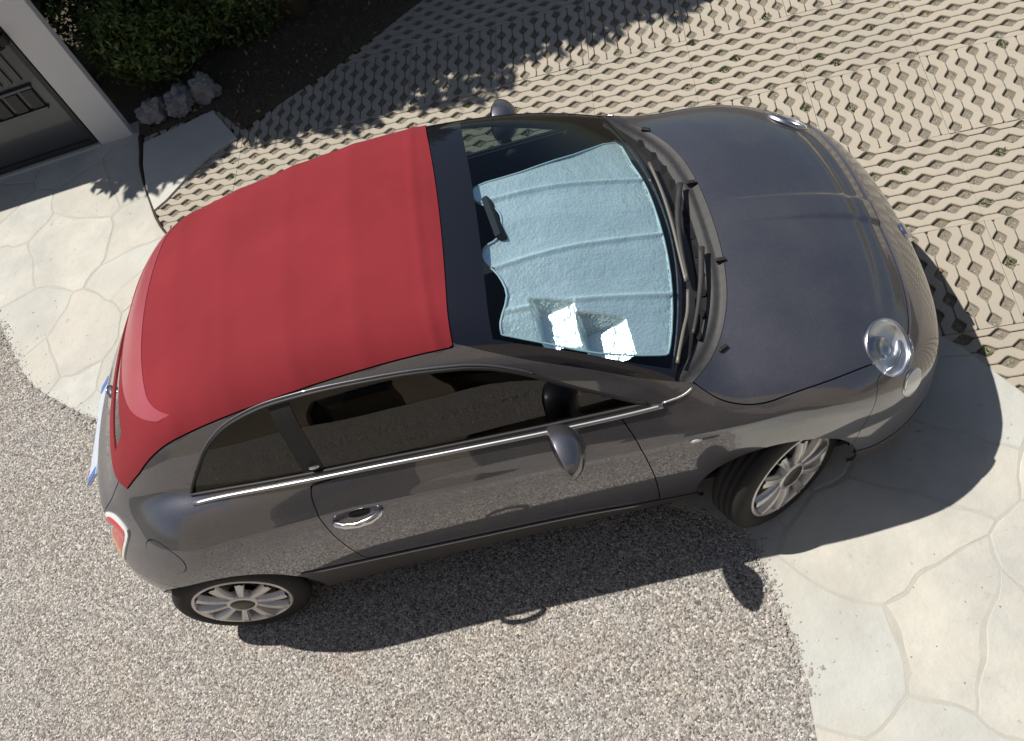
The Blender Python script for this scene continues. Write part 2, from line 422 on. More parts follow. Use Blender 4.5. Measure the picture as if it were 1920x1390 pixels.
bed_edge = [np.array(p) for p in ((-2.24, 3.2), (-2.24, 3.0), (-1.66, 3.06), (-1.44, 2.74), (-1.1, 2.92), (-.75, 3.08), (-.4, 3.3), (-.1, 3.5), (.3, 3.9), (.9, 4.7), (1., 7.5), (-6.8, 7.5), (-6.8, 3.2))]
holes = []
for it in range(-8, 8):
    for isx in range(-5, 12):
        s0 = isx * TS + .03; t0 = .05 + TS * it
        corners = [E1 * (s0 + a_ * TS) + E2 * (t0 + b_ * TS) for a_ in (0, .5, 1) for b_ in (0, .5, 1)]
        cc = corners[4]
        if cc[1] > 4.6 or cc[0] > 5.4 or cc[1] < -2.2: continue
        if not any(inside(c_, pv_poly) for c_ in corners): continue
        if all(inside(c_, bed_edge) for c_ in corners): continue
        if all(inside(c_, slab_poly) or inside(c_, stone_poly) for c_ in corners): continue
        o = bpy.data.objects.new('grass_paver', pm); link(o, bed)
        A = it % 2 == 0
        rot = R(-6.5) + (0 if A else R(90))
        org = E1 * s0 + E2 * t0 if A else E1 * (s0 + TS) + E2 * t0
        o.matrix_local = Matrix.Translation((org[0], org[1], rng.uniform(-.0025, .001))) @ Matrix.Rotation(rot, 4, 'Z') @ Matrix.Rotation(rng.normal(0, .0022), 4, 'X') @ Matrix.Rotation(rng.normal(0, .0022), 4, 'Y')
        for k in range(8):
            for j in range(4):
                lx, ly = PW * (k + .5), Q * (j + (.25 if k % 2 == 0 else .75))
                e_ = (E1 * lx + E2 * ly) if A else (E2 * lx - E1 * ly)
                holes.append(org + e_)
# stones, grit, dry leaves and weeds in the paver openings
def icos(): 
    bm = bmesh.new(); bmesh.ops.create_icosphere(bm, subdivisions=1, radius=1); v_ = np.array([tuple(v.co) for v in bm.verts]); f_ = [[v.index for v in f.verts] for f in bm.faces]; bm.free(); return v_, np.array(f_)
IV, IF = icos()
OV = np.array([(1, 0, 0), (-1, 0, 0), (0, 1, 0), (0, -1, 0), (0, 0, 1), (0, 0, -1)], float); OF = np.array([(0, 2, 4), (2, 1, 4), (1, 3, 4), (3, 0, 4), (2, 0, 5), (1, 2, 5), (3, 1, 5), (0, 3, 5)])
def np_mesh(name, V, F, mats, parent=None, idx=None, smooth=False):
    me = bpy.data.meshes.new(name); V = np.asarray(V, np.float32); F = np.asarray(F, np.int32); k = F.shape[1]
    me.vertices.add(len(V)); me.vertices.foreach_set('co', V.ravel())
    me.loops.add(F.size); me.loops.foreach_set('vertex_index', F.ravel())
    me.polygons.add(len(F)); me.polygons.foreach_set('loop_start', np.arange(0, F.size, k, dtype=np.int32))
    me.polygons.foreach_set('use_smooth', np.full(len(F), smooth))
    for q in mats: me.materials.append(M[q])
    if idx is not None: me.polygons.foreach_set('material_index', np.asarray(idx, np.int32))
    me.update(calc_edges=True); me.validate(); return link(bpy.data.objects.new(name, me), parent)
def stones(name, P, sizes, mats, parent=None, base=(OV, OF), flat=.6):
    n_ = len(P); bv, bf = base
    ang = rng.uniform(0, 6.283, n_); sc = np.c_[sizes * rng.uniform(.7, 1.3, n_), sizes * rng.uniform(.7, 1.3, n_), sizes * flat * rng.uniform(.7, 1.3, n_)]
    v_ = bv[None] * sc[:, None] * rng.uniform(.82, 1.18, (n_, len(bv), 1))
    c_, s_ = np.cos(ang)[:, None], np.sin(ang)[:, None]
    tilt = rng.normal(0, .35, (n_, 1))
    x_ = v_[..., 0] * c_ - v_[..., 1] * s_; y_ = v_[..., 0] * s_ + v_[..., 1] * c_; z_ = v_[..., 2] + x_ * tilt * .4
    V = np.stack([x_, y_, z_], -1) + P[:, None]
    F = (bf[None] + (np.arange(n_) * len(bv))[:, None, None]).reshape(-1, 3)
    idx = np.repeat(rng.integers(0, len(mats), n_), len(bf))
    return np_mesh(name, V.reshape(-1, 3), F, mats, parent, idx)
hp = np.array([h_ for h_ in holes])
k_ = 9; pp = np.repeat(hp, k_, 0) + rng.normal(0, .013, (len(hp) * k_, 2))
o = stones('opening_grit', np.c_[pp, np.full(len(pp), -.0165)], rng.uniform(.002, .008, len(pp)), ['pebble1', 'pebble2', 'joint_fill', 'joint_fill', 'joint_fill', 'pebble3'], bed); tag(o, kind='stuff')
def leaves(P, size, name, mat, parent=None, aspect=.5, up=.0, quad=False):
    n_ = len(P); d_ = rng.normal(0, 1, (n_, 3)); d_[:, 2] += up; d_ /= np.linalg.norm(d_, axis=1)[:, None]
    e_ = rng.normal(0, 1, (n_, 3)); e_ -= (e_ * d_).sum(1)[:, None] * d_; e_ /= np.linalg.norm(e_, axis=1)[:, None]
    nn = np.cross(d_, e_); s_ = (size * rng.uniform(.6, 1.3, n_))[:, None]
    a_ = P; b_ = P + d_ * s_ * .5 + e_ * s_ * aspect * .5 + nn * s_ * .06; c_ = P + d_ * s_; e2 = P + d_ * s_ * .5 - e_ * s_ * aspect * .5 + nn * s_ * .06
    V = np.stack([a_, b_, c_, e2], 1).reshape(-1, 3); i_ = np.arange(n_)[:, None] * 4
    F = np.concatenate([i_ + np.array([[0, 1, 2]]), i_ + np.array([[0, 2, 3]])], 0)
    return np_mesh(name, V, F, [mat], parent)
sel = hp[rng.random(len(hp)) < .045]; sel = sel[(sel[:, 0] > 1.2) | (sel[:, 1] < 2.5)]
pp = np.repeat(sel, 16, 0) + rng.normal(0, .012, (len(sel) * 16, 2))
o = leaves(np.c_[pp, np.full(len(pp), -.016)], np.full(len(pp), .026), 'opening_weeds', 'weed', bed, .3, 1.6); tag(o, kind='stuff')
sel = hp[rng.random(len(hp)) < .25]; pp = np.repeat(sel, 2, 0) + rng.normal(0, .015, (len(sel) * 2, 2))
o = leaves(np.c_[pp, np.full(len(pp), -.010)], np.full(len(pp), .022), 'fallen_leaves', 'dry_leaf', bed, .6, -.2); tag(o, kind='stuff')

# loose gravel stones
def in_poly_np(P, poly):
    c_ = np.zeros(len(P), bool); n_ = len(poly); j = n_ - 1; pl = np.array(poly)
    for i in range(n_):
        yi, yj = pl[i][1], pl[j][1]
        if yi != yj:
            t_ = ((yi > P[:, 1]) != (yj > P[:, 1])) & (P[:, 0] < (pl[j][0] - pl[i][0]) * (P[:, 1] - yi) / (yj - yi) + pl[i][0]); c_ ^= t_
        j = i
    return c_
gp = np.c_[rng.uniform(-3.3, 1.1, 90000), rng.uniform(-2.1, 1.7, 90000)]
gp = gp[in_poly_np(gp, gravel_poly)]
o = stones('gravel_stones', np.c_[gp, np.full(len(gp), .0005)], rng.gamma(5, .00066, len(gp)) + .001, ['pebble0', 'pebble1', 'pebble2', 'pebble3', 'pebble1'], gr); tag(o, kind='stuff')
# strays on the flagstones
eb = np.array(stone_lo)[18:110]; eb = eb[rng.integers(0, len(eb), 2600)] + np.abs(rng.normal(0, .022, (2600, 1))) * rng.normal(0, 1, (2600, 2))
o = stones('edge_grit', np.c_[eb, np.full(len(eb), .008)], rng.gamma(4, .0009, len(eb)) + .0008, ['pebble0', 'pebble1', 'pebble1', 'pebble3'], st); tag(o, kind='stuff')
sp_ = np.c_[rng.uniform(-3.3, 2.3, 900), rng.uniform(-2.0, 3.0, 900)]; sp_ = sp_[in_poly_np(sp_, stone_poly)]
o = stones('stray_grit', np.c_[sp_, np.full(len(sp_), .010)], rng.uniform(.001, .004, len(sp_)), ['pebble1', 'pebble2', 'pebble3'], st); tag(o, kind='stuff')

# corner slab, edging strip, planting bed
sl = sheet('corner_slab', slab_poly, .012, 'concrete', 'grey concrete corner slab between the pavers and planting bed', 'slab', None, .05)
V, F = tube([(p_[0], p_[1], .004) for p_ in smooth_line([(-2.225, 3.02), (-2.205, 2.86), (-2.185, 2.667), (-2.08, 2.317), (-1.944, 1.99), (-1.6, 1.5)], 5)], [max(.006, .024 - .0011 * i) for i in range(26)], 6, .7)
o = mesh('edging_strip', V, F, 'rust_edge'); tag(o, 'dark curved edging strip separating the flagstones from the pavers', 'edging')
pb = sheet('planting_bed', bed_edge, .006, 'soil', depth=.05)
bp_ = np.c_[rng.uniform(-2.2, 1., 9000), rng.uniform(2.7, 5.5, 9000)]; bp_ = bp_[in_poly_np(bp_, bed_edge)]
o = stones('soil_clods', np.c_[bp_, np.full(len(bp_), .008)], rng.gamma(3, .004, len(bp_)), ['bark', 'soil', 'soil'], pb); tag(o, kind='stuff')
bp2 = bp_[rng.random(len(bp_)) < .12]
o = leaves(np.c_[bp2, np.full(len(bp2), .015)], np.full(len(bp2), .035), 'leaf_litter', 'dry_leaf', pb, .5, -.1); tag(o, kind='stuff')
for i, (x_, y_, s_, lb) in enumerate([(-2.10, 3.17, .10, 'dull grey rock in the bed nearest the gate post'), (-1.90, 3.19, .105, 'jagged pale rock in the middle of the bed edge row'), (-1.71, 3.22, .095, 'upright light grey rock nearest the open soil')]):
    bm = bmesh.new(); bmesh.ops.create_icosphere(bm, subdivisions=4, radius=1)
    for v_ in bm.verts:
        q = v_.co.copy(); f_ = 1 + .5 * mn.noise(q * 1.7 + Vector((i * 7, 0, 0))) + .25 * abs(mn.noise(q * 4 + Vector((0, i * 5, 0)))) + .12 * mn.noise(q * 9 + Vector((0, i * 5, 0)))
        v_.co = Vector((q.x * 1.05, q.y * .85, q.z * (.85 + .25 * (i == 2)))) * f_ * s_
    o = bm_obj('rock', bm, 'rock', smooth=True, angle=28); o.location = (x_, y_, .06); o.rotation_euler = (0, 0, i * 1.3)
    tag(o, lb, 'rock', 'rocks edging the planting bed')

def shrub(name, loc, rx, ry, h, n, size, label, cat, mat, zmin=.0, group=None, stems=7, blobs=16):
    t = empty(name, loc); tag(t, label, cat, group)
    cs = []
    for _ in range(blobs):
        a_ = rng.uniform(0, 6.283); q = math.sqrt(rng.random()) * .75
        cs.append((math.cos(a_) * q * rx, math.sin(a_) * q * ry, zmin + (h - zmin) * rng.uniform(.25, .8), rng.uniform(.22, .4)))
    ca = np.array(cs)[rng.integers(0, len(cs), n)]; d_ = rng.normal(0, 1, (n, 3)); d_ /= np.linalg.norm(d_, axis=1)[:, None]; q = rng.uniform(.45, 1.0, n) ** .5 * ca[:, 3]
    P = np.c_[ca[:, 0] + d_[:, 0] * q * rx * 1.3, ca[:, 1] + d_[:, 1] * q * ry * 1.3, np.maximum(zmin + .02, ca[:, 2] + d_[:, 2] * q * (h - zmin))]
    leaves(P, np.full(n, size), 'crown', mat, t, .45, .3)
    V = []; F = []
    for i in range(stems):
        c_ = cs[i % len(cs)]; v_, f_ = tube([(rng.normal(0, .05), rng.normal(0, .05), -.02), (c_[0] * .4, c_[1] * .4, c_[2] * .5), (c_[0], c_[1], c_[2])], [.03 * h, .02 * h, .008 * h], 6)
        F += [tuple(j + len(V) for j in q) for q in f_]; V += v_
    mesh('trunk', V, F, 'bark', t); return t
shrub('evergreen_shrub', (-2.02, 3.60, 0), .42, .36, .72, 7500, .048, 'bright leaved evergreen shrub right beside the gate post', 'shrub', 'leaf_shrub', blobs=26)
shrub('evergreen_shrub', (-1.5, 3.92, 0), .52, .45, .75, 8000, .048, 'broad evergreen shrub right of the bright leaved one', 'shrub', 'leaf_shrub', blobs=28)
shrub('evergreen_shrub', (-2.3, 4.25, 0), .6, .55, 1.0, 8000, .055, 'tall deep green shrub behind the gate post', 'shrub', 'leaf_tree', blobs=26)
shrub('evergreen_shrub', (-3.1, 4.3, 0), .6, .6, 1.2, 5000, .06, 'deep green shrub behind the gate leaf', 'shrub', 'leaf_tree', blobs=22)
shrub('evergreen_shrub', (-1.55, 4.75, 0), .65, .55, 1.0, 6500, .055, 'dark shrub at the back of the planting bed', 'shrub', 'leaf_tree', blobs=24)
shrub('evergreen_shrub', (-.75, 4.45, 0), .6, .5, .8, 5500, .055, 'shadowy shrub farthest from the gate', 'shrub', 'leaf_tree', blobs=22)
for i, (x_, y_, rx_, ry_, h_, lb) in enumerate([(-2.9, 3.85, .85, .8, 3.1, 'dense tree standing behind the gate'), (-1.85, 3.80, .80, .8, 3.1, 'dense tree rising over the bright leaved shrub'), (-1.05, 3.85, .85, .8, 3.1, 'dense tree over the middle of the planting bed'), (-.1, 4.0, .85, .8, 3.15, 'dense tree at the open end of the planting bed')]):
    shrub('shade_tree', (x_, y_, 0), rx_, ry_, h_, 14000, .15, lb, 'tree', 'leaf_tree', 1.55, 'trees over the planting bed', 6, 26)

# gate at the end of the drive
ob = empty('yard_gate', (-3.6, 3.1, 0)); tag(ob, 'dark metal gate leaf in a broad pale grey frame at the flagstones', 'gate')
def part(name, lo, hi, mat, parent, bev=.004):
    o = boxobj(name, [a_ - b_ for a_, b_ in zip(lo, parent_loc(parent))], [a_ - b_ for a_, b_ in zip(hi, parent_loc(parent))], mat, parent, bev); return o
def parent_loc(p):
    l = Vector((0, 0, 0))
    while p is not None: l += p.location; p = p.parent
    return l
part('post', (-2.535, 3.065, -.02), (-2.29, 3.125, 1.66), 'stucco', ob, .006)
part('post', (-4.99, 3.065, -.02), (-4.745, 3.125, 1.66), 'stucco', ob, .006)
part('top_rail', (-4.743, 3.067, 1.42), (-2.537, 3.123, 1.658), 'stucco', ob)
part('threshold', (-4.743, 3.05, -.01), (-2.537, 3.14, .022), 'concrete', ob)
dr = part('leaf', (-4.735, 3.085, .03), (-2.545, 3.11, 1.41), 'door_metal', ob)
for nm, lo, hi, mt in [('edge_frame', (-2.585, 3.068, .034), (-2.547, 3.083, 1.35), 'door_dark'), ('bottom_seal', (-4.73, 3.07, .032), (-2.588, 3.083, .072), 'door_dark')]:
    part(nm, lo, hi, mt, dr, .003)
for z_ in (.40, .58): part('reflection_rail', (-4.7, 3.060, z_), (-2.66, 3.0835, z_ + .022), 'door_metal', dr, .003)  # rails, slats and ribs stand in for reflections on a plain leaf
for i in range(17):
    x_ = -4.66 + i * .119; part('reflection_slat', (x_, 3.066, .428), (x_ + .085, 3.0835, .572), 'door_dark', dr, .004)
for i in range(28):
    x_ = -4.70 + i * .0735; part('reflection_rib', (x_, 3.070, .64), (x_ + .035, 3.0835, 1.31), 'door_metal', dr, .006)
o = boxobj('latch', (-.03, -.05, -.035), (.03, .0, .035), 'iron', ob, .008); o.location = Vector((-2.575, 3.068, .955)) - ob.location
V, F = tube([(.0, -.02, -.05), (0, -.07, -.03), (0, -.09, .03), (0, -.06, .08), (0, 0, .09)], .016, 8)
k2 = mesh('handle', V, F, 'iron', ob); k2.location = Vector((-2.62, 3.085, .95)) - ob.location

# house behind the viewer: sunlit facade and small balcony (seen only in reflections)
hs = empty('house', (0, -5.5, 0)); tag(hs, 'ochre house facade with balcony and dark openings added for reflections', 'house')
for lo, hi in [((-7, -5.75, -.05), (-2.7, -5.5, 5.6)), ((1.0, -5.75, -.05), (7, -5.5, 5.6)), ((-2.698, -5.75, 2.3), (.998, -5.5, 5.6)), ((-1.48, -5.75, -.05), (-.92, -5.5, 2.298))]:
    part('wall', lo, hi, 'house_plaster', hs, 0)
for x_, w_ in ((-2.69, 1.2), (-.91, .95), (.05, .94)):  # unseen dark doors, added so the side windows reflect something dark
    dq = part('added_dark_door', (x_, -5.70, -.05), (x_ + w_, -5.64, 2.298), 'bark', hs, 0)
    part('pane', (x_ + .14, -5.642, 1.2), (x_ + w_ - .14, -5.63, 2.1), 'black_gloss', dq, 0)
part('balcony', (-.6, -5.49, 2.12), (2.2, -2.75, 2.28), 'concrete', hs, .01)

# ------------------------------------------------------------------ the car: body surface
def sp(pts):
    a=np.array(pts,float);a=a[np.argsort(a[:,0])];xs,ys=a[:,0],a[:,1]
    h=np.diff(xs);d=np.diff(ys)/h
    m=np.zeros(len(xs));m[0]=d[0];m[-1]=d[-1]
    for i in range(1,len(xs)-1):
        m[i]=(d[i-1]*h[i]+d[i]*h[i-1])/(h[i]+h[i-1])
    def f(x):
        x=np.asarray(x,float)
        i=np.clip(np.searchsorted(xs,x)-1,0,len(xs)-2)
        t=(x-xs[i])/h[i];tc=np.clip(t,0,1)
        y=(2*tc**3-3*tc**2+1)*ys[i]+(tc**3-2*tc**2+tc)*h[i]*m[i]+(-2*tc**3+3*tc**2)*ys[i+1]+(tc**3-tc**2)*h[i]*m[i+1]
        return y+np.where(t<0,t*h[i]*m[i],0)+np.where(t>1,(t-1)*h[i]*m[i+1],0)
    return f
def smax(a,b,k):
    h=np.maximum(k-np.abs(a-b),0)/k
    return np.maximum(a,b)+h*h*k*.25
def smin(a,b,k): return -smax(-a,-b,k)
Ys=sp([(.15,.715),(.22,.75),(.30,.768),(.42,.79),(.55,.803),(.68,.81),(.78,.808),(.85,.797),(.90,.775),(.96,.742),(1.03,.705),(1.2,.62)])
tapT=sp([(-1.75,.09),(-1.5,.035),(-1.3,.005),(-1.1,-.005),(-.9,-.0),(.8,-.0),(1.1,-.008),(1.3,-.006),(1.5,.02),(1.65,.05),(1.85,.11)])
Xf=sp([(.15,1.84),(.22,1.89),(.30,1.91),(.40,1.918),(.50,1.918),(.58,1.905),(.66,1.87),(.72,1.825),(.78,1.76),(.84,1.66),(.9,1.50)])
Zh=sp([(-1.7,.95),(-1.5,.99),(-1.2,1.02),(-.8,1.03),(0,1.02),(.6,1.03),(.9,1.015),(1.1,.985),(1.3,.945),(1.5,.885),(1.65,.82),(1.75,.76),(1.85,.66)])
wd=sp([(-2,.3),(.3,.3),(.9,1.),(2,1.)])
Xr=sp([(.15,-1.56),(.25,-1.62),(.35,-1.66),(.48,-1.675),(.58,-1.672),(.66,-1.64),(.74,-1.585),(.82,-1.52),(.9,-1.45),(1.0,-1.36)])
Yg=sp([(.85,.77),(.95,.735),(1.0,.71),(1.1,.675),(1.2,.64),(1.3,.60),(1.4,.55),(1.5,.48)])
tapG=sp([(-1.6,.25),(-1.4,.17),(-1.2,.11),(-1.0,.068),(-.8,.036),(-.5,.012),(-.1,.0),(.3,.0),(.8,.0),(1.0,.0)])
Zr=sp([(.45,1.36),(.3,1.405),(.15,1.438),(0,1.455),(-.25,1.456),(-.5,1.434),(-.75,1.40),(-1.0,1.352),(-1.2,1.285),(-1.4,1.19),(-1.6,1.12)])
Xw=sp([(.9,1.17),(.95,1.10),(1.03,.985),(1.1,.885),(1.2,.735),(1.3,.575),(1.4,.395),(1.45,.29)])
Xgr=sp([(.8,-1.57),(.85,-1.53),(.9,-1.47),(1.0,-1.375),(1.1,-1.28),(1.2,-1.19),(1.3,-1.09),(1.38,-1.0)])
def F(x,y,z):
    ay=np.abs(y)
    side=ay-Ys(z)+tapT(x)
    side=side-.03*np.clip((.5-z)/.2,0,1)*np.clip((np.abs(x)-1.3)/.2,0,1)
    zc=.872-.075*np.clip((x+.4)/1.1,0,1); side=side-.0065*np.exp(-((z-zc)/.017)**2)*np.clip((1.45-np.abs(x))/.3,0,1)
    top=z-Zh(x)+wd(x)*(.08*ay**2+.17*ay**4)
    fr=x-Xf(z)+.22*ay**2+.35*ay**4
    re=Xr(z)-x+.25*ay**2+.35*ay**4
    t=smax(side,top,.10);t=smax(t,fr,.16);t=smax(t,re,.18)
    gs=ay-Yg(z)+tapG(x)
    ro=z-Zr(x)+.14*ay**2+.3*ay**6
    wi=(x-Xw(z)+.30*ay**2)*.6
    gr=(Xgr(z)-.012-x+.22*ay**2+.3*ay**4)*.75
    g=smax(gs,ro,.14);g=smax(g,wi,.06);g=smax(g,gr,.12)
    g=np.maximum(g,.82-z)
    t=np.maximum(t,.16-z)
    return smin(t,g,.03)

def gradF(P, e=.0015):
    x, y, z = P.T
    g_ = np.stack([F(x + e, y, z) - F(x - e, y, z), F(x, y + e, z) - F(x, y - e, z), F(x, y, z + e) - F(x, y, z - e)], 1)
    return g_ / np.maximum(np.linalg.norm(g_, axis=1), 1e-9)[:, None]
def shoot(O, D):
    lo = np.full(len(O), .03); hi = np.full(len(O), 1.6)
    # coarse march, outermost crossing near the first exit
    ts = np.linspace(.03, 1.6, 70); ex = np.full(len(O), 1.6); found = np.zeros(len(O), bool)
    for t in ts:
        P = O + D * t; f = F(*P.T); new = (f > 0) & ~found
        ex[new] = t; found |= new
    hi = ex; lo = np.maximum(ex - (ts[1] - ts[0]), 0)
    for _ in range(26):
        mid = (lo + hi) / 2; f = F(*(O + D * mid[:, None]).T); lo = np.where(f < 0, mid, lo); hi = np.where(f < 0, hi, mid)
    return O + D * ((lo + hi) / 2)[:, None]
X0, X1, ZS = -1.0, 1.12, .60
th = np.radians(np.r_[np.linspace(-36, 30, 66), np.linspace(30, 90, 76)[1:]]); NT = len(th)
psi = np.r_[th, np.pi - th[::-1][1:]]; NP = len(psi)
xs = np.linspace(X0, X1, 190)
gx, gp_ = np.meshgrid(xs, psi, indexing='ij')
O1 = np.stack([gx.ravel(), np.zeros(gx.size), np.full(gx.size, ZS)], 1); D1 = np.stack([np.zeros(gx.size), -np.cos(gp_.ravel()), np.sin(gp_.ravel())], 1)
al = np.radians(np.linspace(-90, 90, 181))
def capgrid(xc, sgn):
    ga, gt = np.meshgrid(al, th, indexing='ij')
    O = np.stack([np.full(ga.size, xc), np.zeros(ga.size), np.full(ga.size, ZS)], 1)
    D = np.stack([sgn * np.cos(ga.ravel()) * np.cos(gt.ravel()), np.sin(ga.ravel()) * np.cos(gt.ravel()), np.sin(gt.ravel())], 1)
    return O, D
O2, D2 = capgrid(X1, 1); O3, D3 = capgrid(X0, -1)
PV = shoot(np.concatenate([O1, O2, O3]), np.concatenate([D1, D2, D3]))
quads = []
def gridq(nu, nv, off, flip):
    i, j = np.meshgrid(np.arange(nu - 1), np.arange(nv - 1), indexing='ij'); a_ = off + i * nv + j
    q = np.stack([a_, a_ + nv, a_ + nv + 1, a_ + 1], -1).reshape(-1, 4)
    return q[:, ::-1] if flip else q
q = np.concatenate([gridq(len(xs), NP, 0, False), gridq(len(al), NT, len(O1), False), gridq(len(al), NT, len(O1) + len(O2), True)])
key = np.round(PV * 20000).astype(np.int64); _, first, inv = np.unique(key, axis=0, return_index=True, return_inverse=True)
inv = inv.ravel(); SV = [tuple(p_) for p_ in PV[first]]; q = inv[q]
ALL = []
for f_ in q.tolist():
    g_ = [f_[k] for k in range(4) if f_[k] != f_[k - 1]]
    if len(g_) >= 3: ALL.append(tuple(g_))

def keep(faces, field):
    """the part of the faces where field(x, y, z) > 0, cut cleanly along field = 0"""
    if not faces: return []
    ids = list({i for f_ in faces for i in f_}); A = np.array([SV[i] for i in ids]); s_ = dict(zip(ids, field(A[:, 0], A[:, 1], A[:, 2]).tolist())); out = []; cache = {}
    for f_ in faces:
        v_ = [s_[i] for i in f_]
        if min(v_) >= 0: out.append(f_); continue
        if max(v_) <= 0: continue
        poly = []; n_ = len(f_)
        for k in range(n_):
            i, j = f_[k], f_[(k + 1) % n_]; a_, b_ = s_[i], s_[j]
            if a_ >= 0: poly.append(i)
            if (a_ > 0 > b_) or (a_ < 0 < b_):
                e_ = (i, j) if i < j else (j, i)
                if e_ not in cache:
                    t = s_[e_[0]] / (s_[e_[0]] - s_[e_[1]]); p_, r_ = SV[e_[0]], SV[e_[1]]
                    cache[e_] = len(SV); SV.append(tuple(p_[c_] + (r_[c_] - p_[c_]) * t for c_ in range(3)))
                poly.append(cache[e_])
        if len(poly) >= 3: out.append(tuple(poly))
    return out
def split(faces, field, g_=.0022):
    return keep(faces, lambda x, y, z: field(x, y, z) - g_), keep(faces, lambda x, y, z: -field(x, y, z) - g_)
def panel(name, faces, mat, parent, off=0.0, rim=.014, disp=None, rimmat=None):
    ids = sorted({i for f_ in faces for i in f_}); mp = {j: k for k, j in enumerate(ids)}
    A = np.array([SV[i] for i in ids]); nrm = gradF(A); B_ = A + nrm * off
    if disp is not None: B_ = B_ + nrm * disp(A[:, 0], A[:, 1], A[:, 2])[:, None]
    Fs = [tuple(mp[i] for i in f_) for f_ in faces]
    V = B_.tolist()
    if rim:
        cnt = {}
        for f_ in Fs:
            for k in range(len(f_)):
                a_, b_ = f_[k], f_[(k + 1) % len(f_)]; e_ = (min(a_, b_), max(a_, b_)); cnt[e_] = None if e_ in cnt else (a_, b_)
        top = {}; low = {}
        for e_, d_ in cnt.items():
            if d_ is None: continue
            for i in d_:
                if i not in top:
                    top[i] = len(V); V.append(B_[i].tolist()); low[i] = len(V); V.append((B_[i] - nrm[i] * rim).tolist())
            a_, b_ = d_; Fs.append((top[b_], top[a_], low[a_], low[b_]))
    return mesh(name, V, Fs, mat, parent)
def polysdf(poly):
    P = np.array(poly, float)
    def f(x, z):
        d_ = np.full(x.shape, 1e9); ins = np.zeros(x.shape, bool); n_ = len(P)
        for i in range(n_):
            a_, b_ = P[i], P[(i + 1) % n_]; e_ = b_ - a_; L_ = e_ @ e_
            t = np.clip(((x - a_[0]) * e_[0] + (z - a_[1]) * e_[1]) / L_, 0, 1)
            d_ = np.minimum(d_, (x - a_[0] - t * e_[0]) ** 2 + (z - a_[1] - t * e_[1]) ** 2)
            if a_[1] != b_[1]:
                c_ = ((a_[1] > z) != (b_[1] > z)) & (x < (b_[0] - a_[0]) * (z - a_[1]) / (b_[1] - a_[1]) + a_[0]); ins ^= c_
        d_ = np.sqrt(d_); return np.where(ins, d_, -d_)
    return f
mn_ = lambda *a_: np.minimum.reduce(a_)
def ysurf(x, z):
    lo, hi = .2, 1.0
    for _ in range(20):
        mid = (lo + hi) / 2
        if F(np.array([x]), np.array([mid]), np.array([z]))[0] < 0: lo = mid
        else: hi = mid
    return lo
def zsurf(x, y):
    lo, hi = .6, 1.7
    for _ in range(20):
        mid = (lo + hi) / 2
        if F(np.array([x]), np.array([y]), np.array([mid]))[0] < 0: lo = mid
        else: hi = mid
    return lo

car = empty('hatchback_car'); tag(car, 'dark grey three door hatchback with red cloth roof parked across the paving', 'car')
# outlines measured on the body (x, z) for the sides
dlo = [tuple(p_) for p_ in smooth_line([(-.962, 1.024), (-.767, 1.027), (-.501, 1.021), (-.25, 1.013), (.045, .997), (.335, .981), (.637, .966), (.745, .962)], 4)][:-1] + [tuple(p_) for p_ in smooth_line([(.745, .962), (.683, .99), (.541, 1.083), (.402, 1.182), (.31, 1.232), (.241, 1.259), (.155, 1.281), (-.023, 1.308), (-.267, 1.322), (-.447, 1.318), (-.574, 1.303), (-.70, 1.268), (-.80, 1.207), (-.88, 1.125), (-.94, 1.055), (-.962, 1.024)], 4)][:-1]
sd_dlo = polysdf(dlo)
door = [tuple(p_) for p_ in smooth_line([(-.503, .985), (-.522, .93), (-.527, .82), (-.526, .65), (-.515, .47)], 4)] + [(-.46, .452), (-.044, .408), (.389, .362), (.62, .31)] + [tuple(p_) for p_ in smooth_line([(.678, .305), (.688, .48), (.688, .64), (.674, .82), (.655, .90), (.636, .945)], 4)] + [(.335, .962), (.045, .978), (-.25, .995)]
sd_door = polysdf(door)
fabx = lambda ay: .21 - .10 * ay ** 2
yp = sp([(.1, .535), (.21, .556), (.26, .574), (.355, .602), (.579, .652), (.74, .683), (.876, .697), (1.0, .70)])
hoodx = lambda ay: 1.15 - .2 * ay ** 2 - .6 * ay ** 4
glow = lambda ay: .985 - .30 * ay ** 2
yhood = sp([(.85, .66), (.914, .702), (.974, .742), (1.05, .766), (1.13, .772), (1.216, .761), (1.372, .733), (1.5, .695), (1.6, .66), (1.7, .60), (1.85, .45)])
HL = (1.616, .622, .742); LL = (1.668, .698, .598)
sph = lambda x, y, z, c, r: r - np.sqrt((x - c[0]) ** 2 + (np.abs(y) - c[1]) ** 2 + (z - c[2]) ** 2)
ab = np.abs
arch_f = lambda x, y, z: np.maximum(np.hypot(x - 1.138, z - .292) - .312, .45 - ab(y))
arch_r = lambda x, y, z: np.maximum(np.hypot((x + 1.12), z - .305) - .343, .45 - ab(y))
body = keep(ALL, lambda x, y, z: z - .172); body = keep(body, arch_f); body = keep(body, arch_r)
base_faces = body
side = lambda f: (lambda x, y, z: np.minimum(f(x, z), ab(y) - .45))
win, body = split(body, side(sd_dlo), .0)
f_front = lambda x, y, z: mn_(x - fabx(ab(y)), yp(x) - ab(y), hoodx(ab(y)) - x, z - .9)
scr, body = split(body, f_front, .0)
f_fab = lambda x, y, z: mn_(fabx(ab(y)) - x, .556 - ab(y) - .10 * np.clip(-1.13 - x, 0, 1), z - 1.02)
fab, body = split(body, f_fab, .002)
f_hl = lambda x, y, z: sph(x, y, z, HL, .107)
hl, body = split(body, f_hl, .0)
f_ll = lambda x, y, z: sph(x, y, z, LL, .052)
ll, body = split(body, f_ll, .0)
f_hood = lambda x, y, z: mn_(x - hoodx(ab(y)), yhood(x) - ab(y), z - (.715 - .02 * ab(y)))
